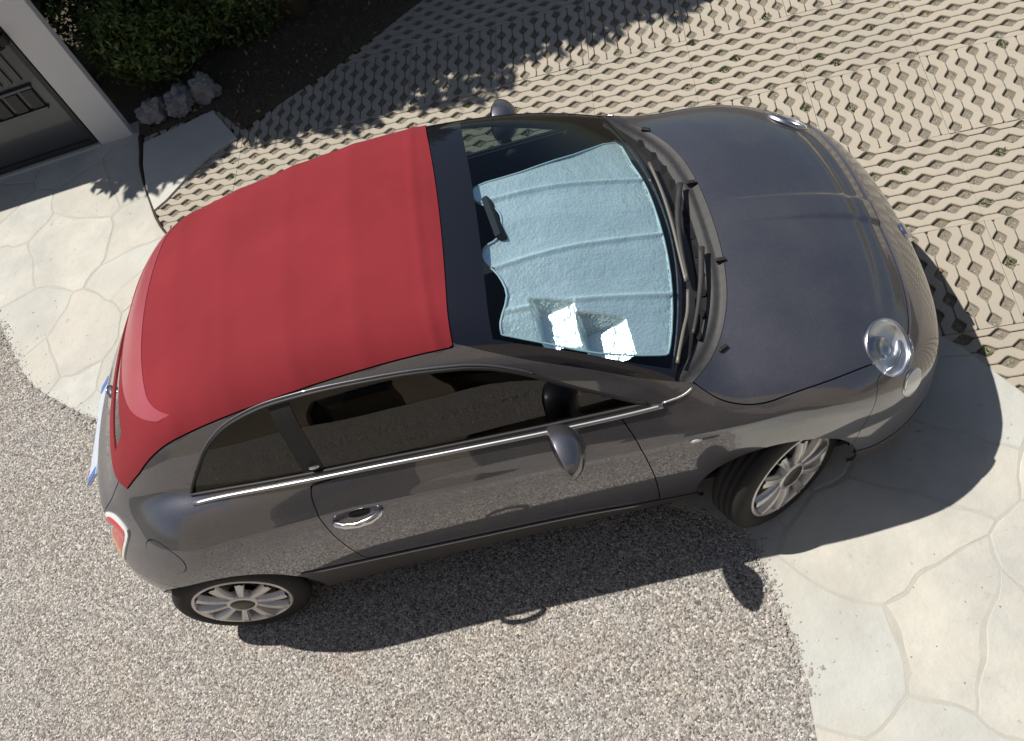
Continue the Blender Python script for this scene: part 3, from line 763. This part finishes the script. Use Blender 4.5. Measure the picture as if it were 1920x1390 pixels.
hood, body = split(body, f_hood)
f_fb = lambda x, y, z: mn_(x - (1.40 + .30 * (z - .30)), .735 - z + 0 * x)
fbump, body = split(body, f_fb, .0012)
f_tl = (lambda q: (lambda x, y, z: np.minimum(q(ab(y), z), -1.15 - x)))(polysdf([tuple(p_) for p_ in smooth_line([(.515, .862), (.548, .876), (.60, .865), (.634, .838), (.636, .74), (.628, .645), (.60, .632), (.52, .655), (.503, .70), (.508, .80), (.515, .862)], 3)][:-1]))
tl, body = split(body, f_tl, .0)
f_rb = lambda x, y, z: mn_(.655 - .25 * np.clip(x + 1.36, 0, 1) - z, -1.15 - x)
rbump, body = split(body, f_rb)
f_tr = lambda x, y, z: mn_(-1.15 - x, z - .66, .498 - ab(y))
trunk, body = split(body, f_tr)
f_door = side(sd_door)
doors, body = split(body, f_door)
f_fc = lambda x, y, z: np.minimum(.076 - np.sqrt((x + 1.185) ** 2 + (z - .82) ** 2), -.5 - y)
fcap, body = split(body, f_fc, .0015)
sill_l = sp([(-.85, .492), (-.515, .455), (-.044, .400), (.389, .352), (.62, .302), (.9, .27)])
f_sill = lambda x, y, z: mn_(sill_l(x) - z, x + .79, .86 - x, ab(y) - .45)
sill, body = split(body, f_sill)

panel('body_shell', body, 'paint', car)
def ridge(x, y, z):
    w_ = np.clip((x - 1.18) / .25, 0, 1); yy = ab(y - .014); e_ = np.clip((x - 1.5) / .08, 0, 1) * np.clip((.52 - ab(y)) / .06, 0, 1)
    return .008 * w_ * np.clip((.068 - yy) / .012, 0, 1) + e_ * (.0028 * np.exp(-((z - .797) / .009) ** 2) - .0035 * np.exp(-((z - .774) / .009) ** 2) + .0025 * np.exp(-((z - .752) / .009) ** 2))
hd = panel('hood', hood, 'paint', car, 0, .014, ridge)
fbp = panel('front_bumper', keep(fbump, lambda x, y, z: z - .335), 'paint', car, 0, .02, lambda x, y, z: .010 * np.clip((.66 - ab(y)) / .14, 0, 1))
panel('front_lip_shade', keep(fbump, lambda x, y, z: .331 - z), 'paint_lower', car, .002)  # shade low on the bumper, put into a darker strip
panel('rear_bumper', rbump, 'paint', car)
panel('trunk_lid', trunk, 'paint', car)
panel('fuel_flap', fcap, 'paint', car, .0015)
for nm, sg in (('side_sill', -1), ('side_sill', 1)):
    panel(nm, keep(sill, lambda x, y, z: y * sg), 'paint_lower', car, .004)
sidedoor = {}
for sg in (-1, 1):
    V, Fq = tube([(x_, sg * (ysurf(x_, float(sill_l(x_)) - .012) + .006), float(sill_l(x_)) - .012) for x_ in np.linspace(-.74, .60, 30)], [.0015] + [.0042] * 28 + [.0015], 6); mesh('sill_highlight', V, Fq, 'trim_metal', car)  # added bright tube imitating the highlight along the sill
for sg in (-1, 1):
    dd = panel('door', keep(doors, lambda x, y, z: y * sg), 'paint', car); sidedoor[sg] = dd
    w_ = keep(win, lambda x, y, z: y * sg)
    panel('window', keep(w_, lambda x, y, z: x + .432), 'glass_side', dd, -.006, 0)
    panel('quarter_window', keep(w_, lambda x, y, z: -.512 - x - .0 * z), 'glass_side', car, -.006, 0)
    panel('centre_pillar', keep(keep(w_, lambda x, y, z: x + .512), lambda x, y, z: -.432 - x), 'rubber', car, -.004, .01)
    V, Fq = lathe([(.016, -.002), (.016, .004), (.008, .007), (.0005, .008)], 20); bd = mesh('pillar_badge', V, Fq, 'chrome', car); bd.location = (-.462, sg * (ysurf(-.462, 1.045) + .001), 1.045); bd.scale = (1.3, 1, .8); bd.rotation_euler = (R(22) * sg, 0, 0 if sg > 0 else math.pi)
    V, Fq = lathe([(.0095, .0062), (.005, .009), (.0005, .0095)], 16); mesh('badge_disc', V, Fq, 'badge_red', bd)
    # rubber seal and chrome waist strip
    seal = [(x_, sg * (ysurf(x_, z_) - .001), z_) for x_, z_ in dlo]; V, Fq = tube(seal + seal[:2], .0075, 6, 1, (0, 1, 0), False); mesh('window_seal', V, Fq, 'rubber', car)
    fr_ = [(x_, sg * (ysurf(x_, z_ + .012) + .001), z_ + .012) for x_, z_ in dlo if z_ > 1.10 and x_ < .42]; V, Fq = tube(fr_, .004, 6, 1, (0, 1, 0)); mesh('window_trim', V, Fq, 'satin_chrome' if False else 'paint', car)
    belt = smooth_line([(-.962, 1.012), (-.767, 1.015), (-.501, 1.009), (-.25, 1.001), (.045, .985), (.335, .969), (.637, .954), (.79, .950)], 5)
    V, Fq = tube([(p_[0], sg * (ysurf(p_[0], p_[1]) + .008), p_[1] - .004) for p_ in belt], .0085, 8, .8, (0, -.55 * sg * -1, .85)); mesh('waist_strip', V, Fq, 'trim_metal', car)
    V, Fq = tube([(p_[0], sg * (ysurf(p_[0], p_[1]) + .001), p_[1]) for p_ in smooth_line([(.79, .952), (.86, .958), (.905, .966)], 4)], .004, 6); mesh('pillar_trim', V, Fq, 'satin_chrome', car)
# wind screen, frame, cowl
f_gl = lambda x, y, z: mn_(x - (.335 - .08 * ab(y) ** 2), yp(x) - .036 - ab(y), glow(ab(y)) - x)
gls, rest = split(scr, f_gl, .0)
cowl = keep(rest, lambda x, y, z: x - (glow(ab(y)) + .012)); frame = keep(rest, lambda x, y, z: (glow(ab(y)) + .012) - x)
panel('windscreen_frame', frame, 'black_gloss', car, -.001, .01)
wsn = panel('windscreen', gls, 'glass_front', car, -.003, 0)
def cowl_d(x, y, z):
    d_ = hoodx(ab(y)) - x; return -.018 * np.clip(d_ / .03, 0, 1) - .012 * np.exp(-((d_ - .085) / .022) ** 2) + .010 * np.exp(-((d_ - .045) / .015) ** 2)
cw = panel('cowl', cowl, 'plastic', car, 0, .01, cowl_d)
# cloth roof, hem over the rear window, rear window
f_hem = lambda x, y, z: mn_(1.318 - z, z - (1.205 + .38 * ab(y) ** 2), .492 - ab(y), -.80 - x)
hem, clo = split(fab, f_hem, .0)
f_rw = lambda x, y, z: mn_(1.175 - z, z - 1.075, .40 - ab(y), -1.0 - x)
rwin, clo = split(clo, f_rw, .0)
def bows(x, y, z):
    return .004 * np.exp(-((x - .125) / .016) ** 2) + .0035 * sum(np.exp(-((x - c_) / .035) ** 2) for c_ in (-.12, -.38, -.64, -.88)) * np.clip((z - 1.2) / .1, 0, 1)
rf = panel('cloth_roof', clo, 'cloth', car, .004, .014, bows)
panel('rear_hem', hem, 'vinyl_sheen', rf, .0065, .006)
panel('rear_window', rwin, 'glass_rear', rf, 0, .01)
# dark inner shell
inner = keep(base_faces, lambda x, y, z: z - .235)
inner = keep(inner, lambda x, y, z: -(np.minimum(sd_dlo(x, z), ab(y) - .45) + .012))
inner = keep(inner, lambda x, y, z: -(np.minimum(f_gl(x, y, z), z - .9) + .006))
inner = keep(inner, lambda x, y, z: -(f_rw(x, y, z) + .01))
inner = keep(inner, lambda x, y, z: -(f_hl(x, y, z) + .004)); inner = keep(inner, lambda x, y, z: -(f_ll(x, y, z) + .004))
panel('inner_shell', inner, 'liner', car, -.024, 0)
# lamps
for sg in (-1, 1):
    fcs = keep(hl, lambda x, y, z: y * sg); c_ = np.array((HL[0], HL[1] * sg, HL[2]))
    nrm = Vector((.585, .45 * sg, .675)).normalized(); c_ = c_ - np.array(nrm) * .009; rot = nrm.to_track_quat('Y', 'Z')
    hlo = empty('headlight'); COL.objects.unlink(hlo); bpy.data.objects.remove(hlo)
    V, Fq = lathe([(.1085, -.012), (.1085, .001), (.105, .003), (.102, .0), (.101, -.012)], 40); ring = mesh('headlight', V, Fq, 'satin_chrome', car); ring.location = c_; ring.rotation_mode = 'QUATERNION'; ring.rotation_quaternion = rot
    V, Fq = lathe([(.1025, -.003), (.092, .006), (.072, .012), (.045, .016), (.02, .018), (.0005, .0185)], 40); mesh('lens', V, Fq, 'glass_lamp', ring)
    V, Fq = lathe([(.102, -.006), (.096, -.016), (.080, -.026), (.055, -.034), (.030, -.038), (.001, -.039)], 40); mesh('reflector_bowl', V, Fq, 'reflector', ring)
    V, Fq = lathe([(.044, -.038), (.043, -.014), (.038, -.010), (.038, -.016), (.001, -.018)], 28); b_ = mesh('projector', V, Fq, 'satin_chrome', ring); b_.location = (.006, 0, .012)
    V, Fq = lathe([(.037, -.012), (.030, -.006), (.016, -.002), (.0005, -.001)], 24); b_ = mesh('bulb_lens', V, Fq, 'glass_lamp', ring); b_.location = (.006, 0, .012)
    V, Fq = tube([(-.07, -.02, -.045), (-.03, -.012, -.066), (.03, -.012, -.066), (.07, -.02, -.045)], .008, 6); mesh('trim_bar', V, Fq, 'satin_chrome', ring)
    c_ = np.array((LL[0], LL[1] * sg, LL[2])); rot = Vector(gradF(c_[None])[0]).to_track_quat('Y', 'Z')
    lo_ = panel('lower_lamp', keep(ll, lambda x, y, z: y * sg), 'white_lens', car, .006, .02)
    V, Fq = lathe([(.056, -.004), (.056, .007), (.051, .008), (.050, .002)], 32); b_ = mesh('lamp_ring', V, Fq, 'satin_chrome', car); b_.location = c_; b_.rotation_mode = 'QUATERNION'; b_.rotation_quaternion = rot
    t_ = keep(tl, lambda x, y, z: y * sg)
    lm = panel('tail_light', keep(t_, lambda x, y, z: .016 - f_tl(x, y, z)), 'white_lens', car, .007, .02); tag(lm, 'red tail light with a clear surround')
    panel('lens', keep(keep(t_, lambda x, y, z: f_tl(x, y, z) - .016), lambda x, y, z: z - .715), 'red_lens', lm, .009, .004)
    panel('lens', keep(keep(t_, lambda x, y, z: f_tl(x, y, z) - .016), lambda x, y, z: .712 - z), 'amber_lens', lm, .009, .004)
    # side repeater
    V, Fq = lathe([(.018, -.002), (.018, .003), (.012, .006), (.0005, .007)], 20); rp = mesh('side_repeater', V, Fq, 'white_lens', car)
    rp.location = (.868, sg * (ysurf(.868, .778) + .001), .778); rp.scale = (1.25, 1, .75)
    if sg < 0: rp.rotation_euler = (0, 0, math.pi)
    # chrome pull handle
    hx, hz = -.392, .823; hy = ysurf(hx, hz)
    pth = [(-.10, .004, .004), (-.085, .016, .002), (-.05, .030, .0), (0, .036, -.001), (.05, .030, .0), (.085, .014, .002), (.10, .004, .004)]
    V, Fq = tube([(hx + p_[0], sg * (hy + p_[1]), hz + p_[2]) for p_ in pth], [.010, .017, .018, .0165, .018, .016, .008], 10, .7, (0, 1, 0)); mesh('handle', V, Fq, 'chrome', sidedoor[sg])
    V, Fq = lathe([(.046, .0005), (.040, .001), (.0005, .001)], 28); cp = mesh('handle_recess', V, Fq, 'gap', sidedoor[sg]); cp.location = (hx + .012, sg * (hy + .0015), hz + .016); cp.scale = (.95, 1, .36); cp.rotation_euler = (R(-14) * (1 if sg > 0 else -1), 0, 0 if sg > 0 else math.pi)
    # door mirror: egg shaped shell on a stalk
    bm = bmesh.new(); bmesh.ops.create_uvsphere(bm, u_segments=32, v_segments=20, radius=1)
    for v_ in bm.verts:
        p_ = v_.co.copy(); back = p_.x < -.05
        xx = -.05 + (p_.x + .05) * .12 if back else p_.x
        k3 = 1 - .16 * max(0, p_.y)
        v_.co = Vector((xx * .088 * k3, p_.y * .112, p_.z * .082 * k3 + .006 * p_.y))
    mr = bm_obj('door_mirror', bm, 'paint', car, True); mr.location = (.42, sg * .855, 1.00); mr.scale = (1, sg, 1); mr.rotation_euler = (0, R(-4), R(-12) * sg)
    V, Fq = lathe([(.078, 0), (.001, .001)], 28); gm = mesh('mirror_glass', V, Fq, 'chrome', mr); gm.rotation_euler = (0, 0, R(90)); gm.location = (-.0165, .0, 0); gm.scale = (1.22, 1, .88)
    V, Fq = tube([(0.01, -.06, -.05), (.035, -.10, -.06), (.05, -.155, -.065)], [.022, .02, .03], 10, .6); mesh('mirror_stalk', V, Fq, 'plastic', mr)
# emblem and licence plates
c_ = np.array((1.900, 0, .555)); rot = Vector(gradF(c_[None])[0]).to_track_quat('Y', 'Z')
V, Fq = lathe([(.046, -.006), (.046, .008), (.041, .011), (.036, .007)], 32); em = mesh('emblem', V, Fq, 'chrome', car); em.location = c_; em.rotation_mode = 'QUATERNION'; em.rotation_quaternion = rot
V, Fq = lathe([(.0365, .006), (.02, .009), (.0005, .0095)], 28); mesh('emblem_disc', V, Fq, 'badge_red', em)
pl = boxobj('licence_plate', (-.012, -.26, -.055), (0, .26, .055), 'plate_sky_tint', car, .003); pl.location = (-1.625, 0, .735); pl.rotation_euler = (0, R(50), 0)
for y_ in (-.24, .24): boxobj('blue_band', (-.0145, y_ - .018, -.052), (-.0122, y_ + .018, .052), 'plate_blue', pl, 0)
bm = bmesh.new(); bmesh.ops.create_uvsphere(bm, u_segments=18, v_segments=12, radius=.034); o = bm_obj('trunk_emblem', bm, 'chrome', car, True); o.location = (-1.425, 0, .955); o.scale = (.4, 1, 1)
# wipers
def arm(pts, r0, r1, name, mat, parent=car, dz=.02):
    P = [(x_, y_, zsurf(x_, y_) + dz) for x_, y_ in smooth_line(pts, 4)]; n_ = len(P)
    V, Fq = tube(P, [r0 + (r1 - r0) * i / (n_ - 1) for i in range(n_)], 8, .6); return mesh(name, V, Fq, mat, parent)
w1 = arm([(1.075, .18), (1.03, .02), (1.005, -.14), (.992, -.31)], .013, .006, 'wiper', 'plastic')
arm([(.985, .32), (.998, .15), (.999, -.02), (.992, -.17), (.985, -.31)], .0065, .0065, 'blade', 'wiper_metal', w1, .014)
w2 = arm([(1.075, -.16), (1.04, -.30), (1.0, -.42), (.955, -.53)], .013, .006, 'wiper', 'plastic')
arm([(.983, -.345), (.958, -.44), (.925, -.52), (.875, -.645)], .0065, .0065, 'blade', 'wiper_metal', w2, .014)
for x_, y_, hd_ in ((1.106, .19, 0), (1.117, -.22, 0), (1.03, -.58, .5), (1.003, .577, -.5)):
    o = boxobj('hood_buffer', (-.018, -.008, -.006), (.018, .008, .009), 'rubber', hd, .003); o.location = (x_ + .012, y_, zsurf(x_ + .012, y_) + .003); o.rotation_euler = (0, R(10), hd_)
for i in range(12):
    y_ = -.50 + i * .09; x_ = hoodx(abs(y_)) - .085
    o = boxobj('cowl_slot', (-.018, -.03, -.002), (.018, .03, .002), 'gap', cw, 0); o.location = (x_, y_, zsurf(x_, y_) - .026); o.rotation_euler = (0, R(25), -.4 * y_)
# ---- wheels
def spoke_mesh():
    V = []; Fq = []
    for s_ in range(10):
        a0 = 2 * math.pi * s_ / 10 + .1
        for k in range(6):
            t = k / 5; r_ = .055 + (.193 - .055) * t; wd_ = .0105 + .0085 * t ** 1.5; y_ = .004 + .010 * math.sin(t * 2.6)
            c2, s2_ = math.cos(a0), math.sin(a0); b_ = len(V); gr_ = .006 * math.sin(min(1, t * 1.3) * 2.6)
            for dw, dy in ((-wd_ * 1.25, -.026), (-wd_, -.003), (-wd_ * .7, 0), (-wd_ * .2, -gr_), (wd_ * .2, -gr_), (wd_ * .7, 0), (wd_, -.003), (wd_ * 1.25, -.026)):
                V.append((r_ * c2 - dw * s2_, y_ + dy, r_ * s2_ + dw * c2))
            if k:
                for j in range(7): Fq.append((b_ - 8 + j, b_ - 7 + j, b_ + 1 + j, b_ + j))
    return V, Fq
def wheel(x_, sg, steer=0.0):
    w_ = empty('wheel'); w_.parent = car; w_.location = (x_ + .19 * math.sin(steer) * -sg * .45, sg * (.768 if steer == 0 else .795), .2915); w_.rotation_euler = (0, 0, steer + (0 if sg > 0 else math.pi))
    # local +Y is outboard
    prof = [(.192, -.175), (.215, -.190), (.25, -.193), (.276, -.186), (.288, -.172), (.2915, -.15), (.2915, -.135), (.285, -.133), (.285, -.127), (.2918, -.125), (.2918, -.098), (.285, -.096), (.285, -.090), (.2918, -.088), (.2915, -.062), (.285, -.06), (.285, -.054), (.291, -.052), (.2895, -.036), (.284, -.022), (.272, -.008), (.255, .001), (.235, .004), (.222, .0015), (.212, -.004), (.203, -.012)]
    V, Fq = lathe([(r_, o_ * .8 if o_ < 0 else o_) for r_, o_ in prof], 64); ty = mesh('tyre', V, Fq, 'tyre', w_)
    prof = [(.213, -.010), (.2125, -.002), (.206, .002), (.199, -.001), (.193, -.012), (.186, -.03), (.183, -.07), (.186, -.15), (.2, -.17)]
    V, Fq = lathe(prof, 64); rm = mesh('rim', V, Fq, 'alloy', w_)
    V, Fq = spoke_mesh(); mesh('spokes', V, Fq, 'alloy', rm)
    V, Fq = lathe([(.070, -.03), (.070, .002), (.063, .009), (.052, .011), (.051, .007)], 40); mesh('hub_ring', V, Fq, 'alloy', rm)
    V, Fq = lathe([(.0515, .005), (.045, .012), (.025, .0145), (.0005, .015)], 32); mesh('hub_cap', V, Fq, 'hubcap', rm)
    for k in range(5):
        a_ = 2 * math.pi * k / 5 + .94
        V, Fq = lathe([(.009, -.02), (.009, .002), (.0005, .003)], 8); b_ = mesh('bolt', V, Fq, 'satin_chrome', rm); b_.location = (.060 * math.cos(a_), .004, .060 * math.sin(a_))
    V, Fq = lathe([(.135, -.062), (.135, -.055), (.06, -.055)], 40); mesh('brake_disc', V, Fq, 'disc', w_)
    V, Fq = lathe([(.19, -.10), (.0005, -.10)], 32); mesh('backing_plate', V, Fq, 'gap', w_)
    return w_
wheel(-1.15, -1); wheel(-1.15, 1); wheel(1.15, -1, R(30)); wheel(1.15, 1, R(27))
for xc, rr, zc in ((1.138, .318, .292), (-1.12, .348, .305)):
    for sg in (-1, 1):
        V = []; Fq = []; n_ = 28
        for i in range(n_ + 1):
            a_ = R(-14) + R(208) * i / n_
            for y_ in (.785 if math.sin(a_) > .3 else .70, .42): V.append((xc + rr * math.cos(a_), sg * min(y_, ysurf(min(max(xc + rr * math.cos(a_), -1.55), 1.6), max(.2, zc + rr * math.sin(a_))) - .006 if y_ > .5 else y_), zc + rr * math.sin(a_)))
        for i in range(n_): Fq.append((2 * i, 2 * i + 1, 2 * i + 3, 2 * i + 2))
        V.append((xc, sg * .42, zc)); c0 = len(V) - 1
        for i in range(n_): Fq.append((2 * i + 1, 2 * i + 3, c0))
        mesh('wheel_housing', V, Fq, 'gap', car)
boxobj('underbody', (-1.5, -.66, .165), (1.6, .66, .20), 'gap', car, 0)
# ---- cabin
sh_out = [tuple(p_) for p_ in smooth_line([(.345, -.545), (.353, -.502), (.394, -.395), (.377, -.306), (.338, -.245), (.345, -.185), (.399, -.14), (.422, -.052), (.405, .005), (.345, .04), (.345, .12), (.52, .205), (.723, .35), (.895, .50), (.935, .36), (.967, .198), (.972, -.08), (.945, -.33), (.885, -.56), (.835, -.60), (.64, -.615), (.45, -.575), (.345, -.545)], 3)][:-1]; f_sh = polysdf(sh_out)
gx_ = np.arange(.32, .99, .004); gy_ = np.arange(-.64, .53, .004); XX, YY = np.meshgrid(gx_, gy_, indexing='ij'); xf_, yf_ = XX.ravel(), YY.ravel()
lo_, hi_ = np.full(xf_.size, .6), np.full(xf_.size, 1.7)
for _ in range(34):
    md = (lo_ + hi_) / 2; q_ = F(xf_, yf_, md) < 0; lo_ = np.where(q_, md, lo_); hi_ = np.where(q_, hi_, md)
P_ = np.c_[xf_, yf_, lo_]; nr_ = gradF(P_)
def fold(x, y):
    ph = np.abs((((y - .27 * (x - .65) + .11) / .21) % 1.0) - .5) * 2; out = -.005 * ph
    sm = lambda t: np.clip(t, 0, 1) ** 2 * (3 - 2 * np.clip(t, 0, 1))
    for x1_, y1_, x2_, y2_ in ((.35, -.285, .975, -.05), (.34, .03, .97, .26), (.37, -.46, .95, -.34)):      # fold lines between the panels
        d_ = np.abs((x - x1_) * (y2_ - y1_) - (y - y1_) * (x2_ - x1_)) / np.hypot(x2_ - x1_, y2_ - y1_)
        out = out + .009 * np.exp(-(d_ / .010) ** 2)
    return out
P_ = P_ + nr_ * (-.032 + fold(xf_, yf_))[:, None]
sm_ = lambda t: np.clip(t, 0, 1) ** 2 * (3 - 2 * np.clip(t, 0, 1))
for xa, xb, ya, yb in ((.462, .612, -.60, -.405), (.602, .772, -.635, -.455)):        # two near-corner panels, their tilt shaped to mirror the sun as glare
    k0 = np.argmin((xf_ - xb) ** 2 + (yf_ - (ya + yb) / 2) ** 2); z0_ = P_[k0, 2]
    zp = z0_ + .20 * (P_[:, 0] - P_[k0, 0]) + .24 * (P_[:, 1] - P_[k0, 1])
    zp = zp + np.array([.0042 * mn.noise(Vector((a_ * 26, b_ * 26, 2.))) + .0016 * mn.noise(Vector((a_ * 75, b_ * 75, 5.))) if xa < a_ < xb and ya < b_ < yb else 0. for a_, b_ in zip(xf_, yf_)])
    w2_ = sm_((xf_ - xa) / .014) * sm_((xb - xf_) / .014) * sm_((yf_ - ya) / .02) * sm_((yb - yf_) / .02)
    P_[:, 2] += w2_ * np.minimum(zp - P_[:, 2], 0)
ok = (f_sh(xf_, yf_) > 0).reshape(XX.shape); ny_ = len(gy_)
cells = [(i_ * ny_ + j_, (i_ + 1) * ny_ + j_, (i_ + 1) * ny_ + j_ + 1, i_ * ny_ + j_ + 1) for i_ in range(len(gx_) - 1) for j_ in range(ny_ - 1) if ok[i_, j_] and ok[i_ + 1, j_] and ok[i_, j_ + 1] and ok[i_ + 1, j_ + 1]]
used = sorted({k for c_ in cells for k in c_}); mp_ = {k: n_ for n_, k in enumerate(used)}
ss = mesh('sun_shade', P_[used], [tuple(mp_[k] for k in c_) for c_ in cells], 'foil', car)
eo = np.array([(x_, y_, zsurf(x_, y_)) for x_, y_ in sh_out + sh_out[:1]]); eo = eo - gradF(eo) * .032
V, Fq = tube(eo.tolist(), .0045, 6, .7, (.5, 0, .85), False); mesh('bound_edge', V, Fq, 'shade_edge', ss)
boxobj('cabin_floor', (-1.3, -.62, .24), (.95, .62, .27), 'felt', car, 0)
bm = bmesh.new()
for (x_, z_) in [(0, 0)]:
    box(bm, (.62, -.64, .55), (.98, .64, .92), .05)
bm_obj('dashboard', bm, 'felt', car)
def seat(x_, y_, w_, hh, nm='front_seat'):
    s_ = empty(nm); s_.parent = car; s_.location = (x_, y_, .27)
    boxobj('cushion', (-.24, -w_, .12), (.26, w_, .28), 'seat', s_, .05)
    q_ = boxobj('backrest', (-.07, -w_, 0), (.07, w_, hh), 'seat', s_, .05); q_.location = (-.24, 0, .20); q_.rotation_euler = (0, R(-17), 0)
    V, Fq = lathe([(.001, -.045), (.08, -.045), (.11, -.02), (.11, .02), (.08, .045), (.001, .045)], 24)
    h_ = mesh('headrest', V, Fq, 'ivory', s_); h_.location = (-.24 - .29 * (hh + .1), 0, .20 + .955 * (hh + .1)); h_.rotation_euler = (0, R(-12), R(90)); return s_
seat(.02, -.33, .23, .52); seat(.02, .33, .23, .52)
boxobj('rear_bench', (-1.05, -.52, .40), (-.62, .52, .58), 'seat', car, .05)
q_ = boxobj('rear_backrest', (-.06, -.52, 0), (.06, .52, .42), 'seat', car, .05); q_.location = (-1.05, 0, .52); q_.rotation_euler = (0, R(-16), 0)
V = []; Fq = []
n_ = 36
ringp = [(0, .175 * math.cos(2 * math.pi * k / n_), .175 * math.sin(2 * math.pi * k / n_)) for k in range(n_ + 1)]
V, Fq = tube(ringp, .014, 8, 1, (1, 0, 0), False); sw = mesh('steering_wheel', V, Fq, 'felt', car); sw.location = (.52, .33, .88); sw.rotation_euler = (0, R(-28), 0)
V, Fq = tube([(0, -.17, 0), (.03, 0, 0), (0, .17, 0)], .014, 6); mesh('spoke', V, Fq, 'felt', sw)
V, Fq = tube([(.01, 0, 0), (.22, 0, 0)], .035, 10); mesh('column', V, Fq, 'felt', sw)
bm = bmesh.new(); box(bm, (-.012, -.105, -.03), (.016, .105, .03), .012); im = bm_obj('cabin_mirror', bm, 'felt', car, True, 40); im.location = (.385, -.045, 1.335); im.rotation_euler = (0, R(-20), R(8))
